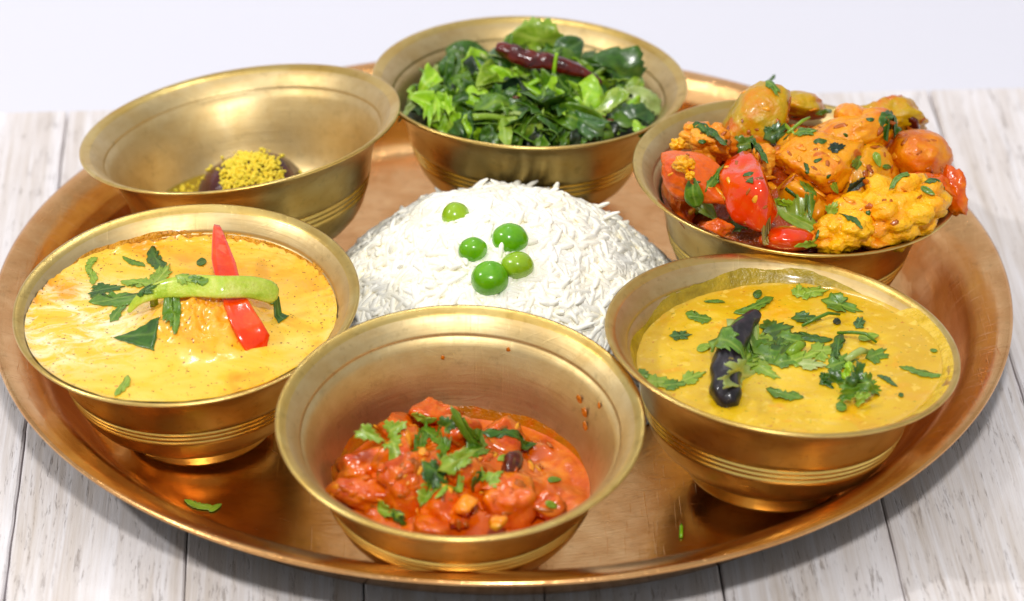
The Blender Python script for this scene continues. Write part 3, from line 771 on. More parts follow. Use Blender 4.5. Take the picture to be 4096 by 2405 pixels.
for a_, hh, sz in ((.50, .0330, .0016), (.60, .0350, .0013), (.40, .0385, .0009), (1.25, .0395, .0007), (1.7, .036, .0006), (.44, .0300, .0014)):
    b, N, s = BX['tomato']; q = Vector((0, 0, 1)).rotation_difference(Vector(N)); r = np.interp(hh, INN[:, 1], INN[:, 0])*s
    d = np.array(q @ Vector((math.cos(a_), math.sin(a_), 0))); tt = np.array(q @ Vector((-math.sin(a_), math.cos(a_), 0))); c = b+N*hh+d*(r-.0001)
    D, F = ico(3); V = [c+(tt*v[0]*1.0+N*v[1]*1.5)*sz*(1+.5*noise.noise(Vector(v)*2+Vector((a_*9, 0, 0))))+d*v[2]*.0003 for v in D]
    link("sauce_spot", mesh("sauce_spot", V, F, True, [SP]), tom)

# ------------------------------------------------------------------ mixed vegetables
YG = mat_food("yellow_green_squash", ((158, 136, 0), (194, 154, 0), (214, 128, 4)), scale=70, rough=.36, sss=.35, sscale=.004, bump=.7, bscale=400, coat=.35, spots=[(60, .56, (208, 96, 10), .8)], radius=(1, .8, .15))
POT = mat_food("masala_potato", ((214, 132, 0), (232, 154, 4), (214, 102, 2)), scale=70, rough=.36, sss=.35, sscale=.005, bump=.7, bscale=350, coat=.35, spots=[(120, .62, (186, 62, 8), .7), (300, .72, (110, 80, 10), .6)], radius=(1, .45, .12))
POTY = mat_food("yellow_potato", ((218, 160, 0), (226, 152, 0), (212, 110, 0)), scale=50, rough=.36, sss=.4, sscale=.005, bump=.7, bscale=300, coat=.35, spots=[(90, .64, (190, 78, 8), .6)], radius=(1, .5, .12))
POTR = mat_food("red_orange_potato", ((222, 130, 0), (212, 106, 0), (232, 148, 6)), scale=80, rough=.36, sss=.35, sscale=.005, bump=.7, bscale=380, coat=.35, spots=[(200, .66, (180, 54, 10), .7)], radius=(1, .4, .1))
CAU = mat_food("yellow_cauliflower", ((238, 150, 0), (250, 178, 4), (252, 192, 16)), scale=90, rough=.38, sss=.4, sscale=.003, bump=.6, bscale=700, coat=.4, spots=[(90, .66, (226, 112, 10), .6)], radius=(1, .6, .15), bdist=.0008)
CAUO = mat_food("orange_cauliflower", ((226, 122, 8), (240, 150, 20), (246, 186, 60)), scale=90, rough=.36, sss=.4, sscale=.004, bump=.7, bscale=600, coat=.35, radius=(1, .5, .12))
CRT = mat_food("carrot_slab", ((228, 96, 6), (232, 104, 10), (214, 76, 4)), scale=60, rough=.36, sss=.35, sscale=.004, bump=.7, bscale=400, coat=.35, radius=(1, .35, .1))
TMT = mat_food("cooked_tomato_skin", ((210, 40, 0), (226, 58, 0), (216, 92, 10)), scale=55, rough=.13, sss=.3, sscale=.004, bump=.12, bscale=300, coat=.9, spots=[(110, .68, (206, 90, 30), .6)], radius=(1, .15, .06))
MAS = mat_food("brown_masala_gravy", ((140, 46, 6), (176, 72, 10), (196, 104, 16)), scale=150, rough=.2, sss=.2, sscale=.003, bump=.8, bscale=500, coat=.7, spots=[(260, .66, (90, 40, 8), .7)], bdist=.001)
SBC = BX['sabzi'][0]
def sab_h(x, y, t):
    d = math.hypot(x-SBC[0]-.002, y-SBC[1])/.046
    return .021*max(0, 1-d*d)+.0022*noise.noise(Vector((x*150, y*150, 7)))*(1-t**4)+.0009*noise.noise(Vector((x*450, y*450, 7)))
V, F = sauce('sabzi', .0190, sab_h, 50, 120)
o = link("masala_gravy", mesh("masala_gravy", V, F, True, [MAS])); tag(o, "brownish orange masala gravy under the heaped vegetable pieces", "gravy"); sch = [o]
VG = "vegetable pieces heaped in the right rear bowl"
SAB = (
 # kind px py y w h depth rot mat name cat label
 ('potato', 1965, 262, .060, 130, 70, .03, -8, YG, 'squash_piece', 'squash', "low yellow squash piece half hidden behind the tall upright one", 1, .08),
 ('cut', 2172, 305, .056, 160, 110, .030, -10, YG, 'squash_piece', 'squash', "greenish squash piece at the back right with dark peel on its edge", 2, .07),
 ('cut', 2238, 305, .055, 50, 78, .018, 15, EGG, 'squash_peel', 'squash peel', "black-green peel end topping the squash at the back right", 3, .08),
 ('cut', 1848, 288, .036, 142, 188, .024, -14, YG, 'squash_piece', 'squash', "tall upright yellow-green squash wedge, the summit of the vegetable heap", 12, .05),
 ('cut', 1896, 262, .038, 62, 88, .016, 8, POT, 'potato_piece', 'potato', "orange-brown masala crusted flake on the right of the upright squash wedge", 5, .12),
 ('potato', 2080, 345, .030, 250, 120, .030, 22, POT, 'potato_piece', 'potato', "long masala coated piece slanting up to the right across the heap", 6, .05),
 ('potato', 2100, 292, .034, 92, 66, .018, -25, CAUO, 'cauliflower_stalk', 'cauliflower', "smooth orange cauliflower stalk knob at the back centre", 7, .05),
 ('cut', 1985, 395, .016, 190, 150, .028, 12, POT, 'potato_piece', 'potato', "big rough orange potato piece in the middle, coriander lying on top", 8, .06),
 ('potato', 2110, 440, .020, 200, 190, .034, -30, POTY, 'potato_piece', 'potato', "large smooth yellow-orange potato in the centre right of the heap", 9, .05),
 ('potato', 2262, 385, .030, 150, 132, .028, -12, POTR, 'potato_piece', 'potato', "round red-orange potato overhanging the right rim side", 10, .06),
 ('cut', 2180, 400, .034, 140, 120, .024, 20, POTR, 'potato_piece', 'potato', "grainy orange potato shoulder between the centre potato and the round one", 11, .06),
 ('florets', 1742, 352, .022, 120, 88, .020, -18, CAUO, 'cauliflower_floret', 'cauliflower', "orange-yellow cauliflower floret at the back left of the heap", 4, .06),
 ('florets', 1668, 356, .014, 34, 30, .009, 0, CAU, 'cauliflower_crumb', 'cauliflower crumb', "small yellow cauliflower crumb next to the left wall", 13, .06),
 ('cut', 1712, 432, -.002, 190, 104, .020, -20, CRT, 'carrot_slab', 'carrot', "flat salmon orange carrot slab leaning at the left wall", 22, .03),
 ('florets', 1683, 404, -.010, 46, 38, .008, 0, CAU, 'cauliflower_crumb', 'cauliflower crumb', "yellow cauliflower crumb stuck on top of the carrot slab", 15, .06),
 ('florets', 1698, 432, -.014, 22, 20, .005, 0, CAU, 'cauliflower_crumb', 'cauliflower crumb', "tiniest yellow crumb on the front face of the carrot slab", 16, .06),
 ('cut', 1950, 492, .004, 120, 130, .022, 25, POTY, 'potato_piece', 'potato', "shaded dark yellow potato sunk between the red tomato and the centre potato", 17, .06),
 ('cut', 1832, 484, -.012, 128, 205, .022, -8, TMT, 'tomato_wedge', 'tomato', "large glossy bright red tomato wedge with its pointed top upright", 31, .03),
 ('potato', 1935, 590, -.020, 130, 66, .020, 0, TMT, 'tomato_wedge', 'tomato', "smooth red tomato piece lying low at the front rim", 19, .03),
 ('cut', 2310, 452, .012, 110, 44, .012, -22, TOM2, 'tomato_shred', 'tomato shred', "thin cooked red tomato shred pointing over the right rim", 20, .12),
 ('cut', 2346, 470, .010, 50, 84, .010, 18, TOM2, 'tomato_shred', 'tomato shred', "curled red tomato skin draped over the right edge of the bowl", 21, .12),
 ('florets', 2190, 520, -.006, 232, 152, .026, 14, CAU, 'cauliflower_floret', 'cauliflower', "largest bright yellow cauliflower floret at the right front", 14, .06),
 ('florets', 2268, 512, .000, 80, 88, .018, -12, CAU, 'cauliflower_floret', 'cauliflower', "small yellow side floret at the right end of the largest one", 23, .06),
 ('florets', 2080, 578, -.018, 132, 96, .018, 8, CAU, 'cauliflower_floret', 'cauliflower', "yellow cauliflower floret pressed against the front rim", 24, .06),
 ('cut', 2150, 592, -.014, 90, 60, .014, -20, CAUO, 'cauliflower_stalk', 'cauliflower', "orange cut cauliflower stalk at the front rim between two florets", 25, .05),
 ('cut', 2000, 590, -.018, 60, 50, .012, 0, CAUO, 'cauliflower_stalk', 'cauliflower', "little orange stalk bit between red tomato and front floret", 26, .09),
 ('cut', 1672, 492, .006, 60, 120, .014, 12, TOM2, 'tomato_shred', 'tomato shred', "dark red cooked tomato hanging below the carrot slab at the left wall", 27, .12),
 ('cut', 1765, 560, -.022, 70, 44, .010, -15, TOM2, 'tomato_shred', 'tomato shred', "red bit behind the left front rim under the coriander leaf", 28, .10),
 ('cut', 1880, 400, .010, 70, 60, .014, 10, CAUO, 'cauliflower_crumb', 'cauliflower crumb', "orange crumb just above the shoulder of the red tomato wedge", 29, .12),
 ('cut', 2245, 455, .012, 120, 60, .014, -20, TOM2, 'tomato_shred', 'tomato shred', "coarse red tomato pulp behind the largest floret", 30, .13),
 ('cut', 2010, 520, .000, 90, 90, .016, 0, POT, 'potato_piece', 'potato', "shaded orange piece behind the long front coriander leaf", 32, .10),
 ('cut', 2060, 500, .004, 80, 90, .016, 40, POTR, 'potato_piece', 'potato', "deep orange piece wedged left of the largest floret", 33, .10),
)
for k, px, py, y, w, h, dp, rot, mt, nm, cat, lb, sd, rg in SAB:
    o = chunk(k, px, py, y, w*1.06, h*1.06, dp, rot, sd, mt, nm, 5 if w > 150 or k == 'florets' and w > 80 else 4, rg, 8); tag(o, lb, cat, VG); sch.append(o)
SB = bvh_of(sch)
TB = bvh_of(tchunks)

def bits(name, bvh, n, cx, cy, sx, sy, mats, size, label, group, seed):
    """small clinging scraps of onion, tomato and spice on the cooked pieces"""
    R = random.Random(seed)
    for mt, share, nm, lb in mats:
        AV = []; AF = []; base = 0; k = 0; tries = 0
        while k < n*share and tries < 5000:
            tries += 1
            px, py = R.gauss(cx, sx), R.gauss(cy, sy); p, nn = hit(bvh, px, py)
            if p is None: continue
            rr_, hh_ = bowl_rh(label, p)
            if hh_ < .0484 and rr_ > np.interp(max(hh_, .008), INN[:, 1], INN[:, 0])-.001: continue
            D, F = ico(2); o_ = R.uniform(0, 90); sz = R.uniform(*size)
            ax = Vector((R.gauss(0, 1), R.gauss(0, 1), R.gauss(0, 1))).normalized(); nn = Vector(nn); ax = (ax-nn*ax.dot(nn)).normalized(); bx = nn.cross(ax)
            l_, w_ = sz*R.uniform(.8, 2.2), sz*R.uniform(.5, .9)
            Vv = []
            for v in D:
                f = 1+.55*noise.noise(Vector(v)*2.1+Vector((o_, 0, 0)))
                Vv.append(Vector(p)+ax*v[0]*l_*f+bx*v[1]*w_*f+nn*(v[2]*sz*.30*f+sz*.05))
            AV += Vv; AF += [tuple(base+i for i in f) for f in F]; base += len(D); k += 1
        me = mesh(nm, AV, AF, True, [mt]); loc = recenter(me); o = link(nm, me); o.location = loc; tag(o, lb, "scraps", kind='stuff')
BROWNB = mat_food("fried_onion_scrap", ((150, 74, 8), (186, 96, 14), (120, 50, 8)), rough=.25, sss=.1, bump=.3, bscale=500, coat=.6)
GOLDB = mat_food("golden_scrap", ((226, 140, 8), (240, 164, 30), (232, 120, 14)), rough=.3, sss=.2, bump=.3, bscale=500, coat=.5)
HERBB = LEAF['dark']
bits('x', SB, 150, 1985, 400, 190, 95, ((BROWNB, .42, "masala_scraps", "brown onion and spice scraps clinging to the heaped vegetables"), (GOLDB, .36, "golden_scraps", "golden cauliflower and tomato scraps clinging to the heaped vegetables"), (HERBB, .12, "herb_flecks", "dark green herb flecks sprinkled over the heaped vegetables")), (.0006, .0016), 'sabzi', None, 5)
bits('x', TB, 110, 1090, 1180, 130, 80, ((TOM, .5, "tomato_scraps", "red tomato pulp lumps over the chunks of the front red curry"), (GOLDB, .2, "golden_scraps", "golden seeds and bits in the front red curry"), (BROWNB, .3, "masala_scraps", "brown spice scraps in the front red curry")), (.0006, .0018), 'tomato', None, 6)

# ------------------------------------------------------------------ sauteed greens
GC = BX['greens'][0]; GZ = .026
def gr_h(x, y):
    dx, dy = (x-GC[0]-.0)/.044, (y-GC[1])/.044; d = dx*dx+dy*dy
    return .0175+.0115*max(0, 1-d)**.7+.003*noise.noise(Vector((x*70, y*70, 3)))-.10*(y-GC[1])-.0015 if d < 1.3 else .02
greens = empty("sauteed_greens", (GC[0], GC[1], .015)); tag(greens, "pile of glossy chopped dark leafy greens in the rear bowl", "greens")
V, F = sauce('greens', .0135, lambda x, y, t: max(0, gr_h(x, y)-.0165)*(1-t**3), 40, 90)
DG = mat_food("dark_greens_mass", ((8, 34, 10), (16, 60, 16), (30, 84, 24)), scale=200, rough=.3, sss=.0, bump=1.0, bscale=300, coat=.4, bdist=.002)
gmass = link("packed_greens", mesh("packed_greens", V, F, True, [DG]), greens)
for i in range(215):
    a = rnd.uniform(0, 2*math.pi); d = math.sqrt(rnd.random())*.0405
    x, y = GC[0]+d*math.cos(a)+.0005, GC[1]+d*math.sin(a); z = gr_h(x, y)+rnd.uniform(-.001, .0035)
    n = np.array([rnd.gauss(0, .75), rnd.gauss(-.35, .75), rnd.uniform(.35, 1.2)]); n /= np.linalg.norm(n)
    t = np.cross(n, [rnd.gauss(0, 1), rnd.gauss(0, 1), rnd.gauss(0, 1)]); t /= np.linalg.norm(t); s = np.cross(n, t)
    L = rnd.uniform(.0065, .0135); W = L*rnd.uniform(.3, .8)
    ed = .0445-d-.004
    if ed < L*.5: L = max(.0035, ed*1.6); W = min(W, L)
    kd = rnd.choice(('cutleaf', 'oval', 'cutleaf', 'tri', 'lobed')); key = rnd.choices(('dark', 'mid', 'blue', 'black', 'light', 'lime', 'pale'), (26, 28, 8, 6, 15, 15, 5))[0]
    me = leaf_mesh(kd, t*L, s*W, n, np.array([x, y, z]), rnd, curl=rnd.uniform(.15, .75), mat=LEAF[key], wave=.3, thick=.0003)
    link("leaf_piece", me, greens)
for i in range(16):
    a = rnd.uniform(0, 2*math.pi); d = math.sqrt(rnd.random())*.034; x, y = GC[0]+d*math.cos(a), GC[1]+d*math.sin(a); z = gr_h(x, y)+rnd.uniform(.002, .0045)
    t = np.array([rnd.gauss(0, 1), rnd.gauss(0, 1), rnd.gauss(0, .35)]); t /= np.linalg.norm(t); L = rnd.uniform(.004, .008); r_ = rnd.uniform(.0009, .0017); c = np.array([x, y, z])
    V, F = tube(spline([c-t*L, c+np.array([0, 0, .001]), c+t*L], 6), [r_]*7, 9, .7, .3, i)
    link("cut_stem", mesh("cut_stem", V, F, True, [LEAF[rnd.choice(('lime', 'pale', 'light'))]]), greens)
def hero(px, py, y, w, h, rot, kind, key, nrm, curl, lb, nm="greens_leaf", cat="cooked leaf", grp="larger leaf pieces on the sauteed greens"):
    c = at_y(px, py, y); S = pxm(c); n = np.array(nrm, float); n /= np.linalg.norm(n)
    hx, hy = solve_axes(n, rot, w*.58/S, h*.58/S); c = c-CD*.0015
    me = leaf_mesh(kind, hx, hy, n, c, rnd, curl=curl, mat=LEAF[key], wave=.2, thick=.0004); loc = recenter(me); o = link(nm, me); o.location = loc; tag(o, lb, cat, grp)
for a in ((1325, 98, .112, 130, 74, -12, 'cutleaf', 'light', (0, -.9, .3), .1, "pale green flat leaf sticking up behind the dark red chilli"),
    (1405, 118, .108, 70, 60, 30, 'oval', 'blue', (.3, -.8, .5), .3, "blue-green leaf beside the pale one, behind the chilli"),
    (1528, 178, .098, 130, 92, -48, 'cutleaf', 'dark', (.4, -.6, .6), .5, "broad dark green leaf rising at the right end of the chilli"),
    (1232, 152, .100, 92, 76, 10, 'oval', 'dark', (-.2, -.7, .6), .7, "dark green curled leaf at the left tip of the chilli"),
    (1210, 225, .092, 120, 84, 75, 'cutleaf', 'lime', (-.1, -.8, .5), .5, "long yellow-green leaf hanging down left of centre"),
    (1278, 190, .094, 90, 40, 85, 'cutleaf', 'lime', (.5, -.8, .3), .6, "bright lime leaf fold right under the chilli's left half"),
    (1046, 212, .094, 86, 56, 52, 'tri', 'lime', (-.3, -.7, .6), .3, "vivid light green leaf corner at the far left of the greens"),
    (1020, 258, .082, 110, 18, 42, 'strip', 'pale', (-.3, -.6, .7), .2, "thin pale leaf edge running down to the left wall"),
    (1120, 228, .094, 96, 34, 14, 'strip', 'pale', (0, -.7, .7), .1, "pale cut stem piece at the back left of the greens"),
    (1318, 248, .088, 120, 92, -35, 'oval', 'lime', (0, -.7, .7), .4, "bright glossy green leaf in the centre of the pile"),
    (1450, 235, .090, 150, 62, -12, 'cutleaf', 'blue', (.1, -.7, .7), .3, "dull grey-green folded leaf below the chilli's right half"),
    (1585, 245, .092, 96, 50, -30, 'cutleaf', 'pale', (.3, -.6, .7), .3, "pale backed leaf at the right edge of the greens"),
    (1562, 215, .096, 76, 40, 60, 'oval', 'light', (.3, -.6, .6), .4, "light green leaf tip right of the chilli tail"),
    (1472, 310, .074, 92, 78, -10, 'oval', 'black', (0, -.75, .6), -.5, "cupped blackish leaf holding brown mustard seeds"),
    (1535, 268, .080, 92, 34, 24, 'tri', 'lime', (.1, -.7, .7), .2, "small lime triangle leaf right of the blackish cup"),
    (1560, 290, .078, 90, 60, 20, 'cutleaf', 'blue', (.2, -.7, .7), .3, "grey-green leaf beneath the small lime triangle"),
    (1640-60, 322, .070, 60, 30, -55, 'strip', 'lime', (.2, -.7, .7), .2, "short bright strip leaf near the right front rim"),
    (1160, 300, .076, 130, 60, 15, 'cutleaf', 'dark', (-.1, -.7, .7), .3, "wide dark leaf lying across the left front of the pile"),
    (1100, 160, .100, 60, 34, 70, 'oval', 'dark', (-.3, -.7, .5), .4, "dark leaf tip standing at the back left of the pile"),
    (1250, 105, .110, 44, 18, 60, 'cutleaf', 'mid', (-.2, -.8, .4), .2, "narrow green leaf tip rising left of the pale upright leaf")):
    hero(*a)
CHR = mat_food("dark_red_chilli_skin", ((44, 6, 6), (84, 14, 10), (112, 30, 14)), rough=.16, sss=.05, bump=.45, bscale=320, coat=.9)
cp = spline([at_y(1222, 116, .097), at_y(1262, 130, .095), at_y(1310, 147, .093), at_y(1365, 155, .092), at_y(1430, 178, .091), at_y(1480, 206, .090)], 26)
rd = [.0010+.0024*math.sin(min(1, (i+2)/9)*math.pi/2)*(1 if i < 14 else max(.05, 1-((i-14)/12.5)**1.6)) for i in range(27)]
V, F = tube(cp, rd, 16, .9, .5, 8); me = mesh("red_chilli", V, F, True, [CHR]); loc = recenter(me); o = link("red_chilli", me); o.location = loc
tag(o, "shiny dark red dried chilli lying across the top of the greens", "chilli")
cp = [at_y(1371, 130, .089), at_y(1366, 155, .0878), at_y(1361, 200, .0865)]; V, F = tube(spline(cp, 8), [.0007]*9, 8); me = mesh("yellow_stalk", V, F, True, [LEAF['lime']]); loc = recenter(me); o = link("yellow_stalk", me); o.location = loc
tag(o, "thin yellow-green stem bit crossing over the dark red chilli", "stem")
SEED = NT("brown_seed"); SEED.set(Base_Color=lin((96, 44, 16)), Roughness=.3); SEED = SEED.m
for i, (px, py) in enumerate(((1455, 300), (1480, 288), (1465, 305), (1445, 350), (1502, 296), (1470, 318), (1322, 262), (1270, 240))):
    c = at_y(px, py, .070 if i < 7 and i != 3 else .068); D, F = ico(2)
    link("mustard_seed", mesh("mustard_seed", [c+np.array([v[0]*.0014, v[1]*.0007, v[2]*.0006]) for v in D], F, True, [SEED]), greens)

# ------------------------------------------------------------------ dessert ball in syrup
bD, ND, sD = BX['dessert']
ballc = at_y(628, 500, bD[1]+.010)
BR = .0186
ball = empty("sweet_ball", ballc-np.array([0, 0, BR])); tag(ball, "dark brown fried sweet ball dusted with yellow crumbs in a tilted bowl", "sweet")
JAM = mat_food("brown_fried_dough", ((52, 16, 12), (76, 24, 18), (96, 34, 24)), scale=90, rough=.2, sss=.1, bump=.4, bscale=350, coat=.7)
D, F = ico(5); V = [ballc+v*np.array([1.10, 1, 1])*BR*(1+.03*noise.noise(Vector(v)*2)) for v in D]
link("dough_ball", mesh("dough_ball", V, F, True, [JAM]), ball)
PIS = mat_food("yellow_crumb", ((240, 206, 30), (250, 220, 66), (228, 208, 50)), scale=300, rough=.5, sss=.3, sscale=.001, bump=.5, bscale=900, coat=.1)
D2, F2 = ico(1); AV = []; AF = []; base = 0; ncr = 0
while ncr < 1050:
    v = Vector((rnd.gauss(0, 1), rnd.gauss(0, 1), rnd.gauss(0, 1))).normalized()
    top = Vector((.0, -.38, .9)).normalized(); a = v.angle(top)
    dens = max(0, 1-(a/(.60-.05*v.x))**5)+.16*(a < 1.15)
    if noise.noise(v*4.5)*.9+.62 < 1-dens*1.35 or rnd.random() > dens: continue
    r = rnd.choice((rnd.uniform(.00028, .0006), rnd.uniform(.0004, .00105)))*(1 if a < .9 else .75); c = np.array(v)*np.array([1.10, 1, 1])*(BR+r*.35+rnd.random()*.0005)+ballc
    if c[2] < bD[2]: continue
    AV.append(D2*r*np.array([rnd.uniform(.6, 1.3), rnd.uniform(.6, 1.3), rnd.uniform(.5, 1)])+c); AF += [tuple(base+i for i in f) for f in F2]; base += len(D2); ncr += 1
cr = link("pistachio_crumbs", mesh("pistachio_crumbs", np.vstack(AV), AF, True, [PIS]), ball); cr['kind'] = 'stuff'
SY = NT("yellow_sugar_syrup"); SY.set(Base_Color=lin((176, 142, 24)), Roughness=.1, Transmission_Weight=.25, IOR=1.4, Coat_Weight=.5); SY = SY.m
V, F = sauce('dessert', -.0056, lambda x, y, t: .0002*noise.noise(Vector((x*200, y*200, 0))), 20, 90)
sy = empty("sugar_syrup", (bD[0], bD[1], -.01)); tag(sy, "shallow greenish yellow syrup pooled round the sweet ball", "syrup")
link("syrup_pool", mesh("syrup_pool", V, F, True, [SY]), sy)
AV = []; AF = []; base = 0
for i in range(90):
    px, py = rnd.gauss(445, 30), rnd.gauss(462, 14); c = at_z(px, py, -.0054)
    r_, h_ = bowl_rh('dessert', c)
    if r_ > np.interp(h_, INN[:, 1], INN[:, 0])-.001: continue
    r = rnd.uniform(.0003, .0009); AV.append(D2*r+c); AF += [tuple(base+i for i in f) for f in F2]; base += len(D2)
if AV:
    cr = link("floating_crumbs", mesh("floating_crumbs", np.vstack(AV), AF, True, [PIS]), sy); cr['kind'] = 'stuff'

# ------------------------------------------------------------------ coriander
SURF = {'curry': bvh_of([cs]+[o for o in scene.objects if o.name in ("red_pepper_strip", "green_pepper_strip")]), 'dal': bvh_of([ds, dal_chili]), 'tomato': TB, 'sabzi': SB, 'tray': bvh_of([tray])}
GRP = {'curry': "chopped coriander on the creamy orange curry", 'dal': "chopped coriander on the yellow dal", 'tomato': "chopped coriander on the red curry",
       'sabzi': "chopped coriander on the heaped vegetables", 'tray': "stray coriander on the bare tray floor"}
def herb(sf, px, py, w, h, rot, kind, key, label, lift=.0004, curl=.2, tilt=0.0, hug=.7):
    p, n = hit(SURF[sf], px, py)
    if p is None:
        p = at_z(px, py, .03); n = -CD
    n = Vector(n).normalized()
    if n.dot(Vector(-CD)) < 0: n = -n
    if sf in ('dal', 'tomato'):
        w *= 1.32 if kind != 'stem' else 1; h *= 1.45
        if sf == 'dal' and 1780 < px < 2180: lift += rnd.uniform(0, .0012); hug = .45; curl = .3
    elif kind != 'stem': w *= 1.1; h *= 1.15
    n = (n*(1-tilt)+Vector(-CD)*(tilt+.15)).normalized(); n = np.array(n); S = pxm(p)
    hx, hy = solve_axes(n, rot, w/2/S, h/2/S)
    if kind == 'stem':
        V, F = tube([p-hx+n*lift*1.5, p-hx*.3+n*(lift*2.5), p+hx*.4+n*(lift*3), p+hx+n*lift*1.5], [h/2/S*.9, h/2/S, h/2/S, h/2/S*.7], 8, 1, .1)
        me = mesh("coriander_stalk", V, F, True, [LEAF[key]]); nm, cat = "coriander_stalk", "coriander stem"
    else:
        big = n[2] > .6
        me = leaf_mesh(kind, hx, hy, n, np.array(p), rnd, curl=curl, bvh=SURF[sf] if big and lift < .002 else None, hug=hug, mat=LEAF[key], lift=lift+(.0006 if sf in ('sabzi', 'tomato') else .0003)); nm, cat = "coriander_leaf", "coriander"
    loc = recenter(me); o = link(nm, me); o.location = loc; tag(o, label, cat, GRP[sf])
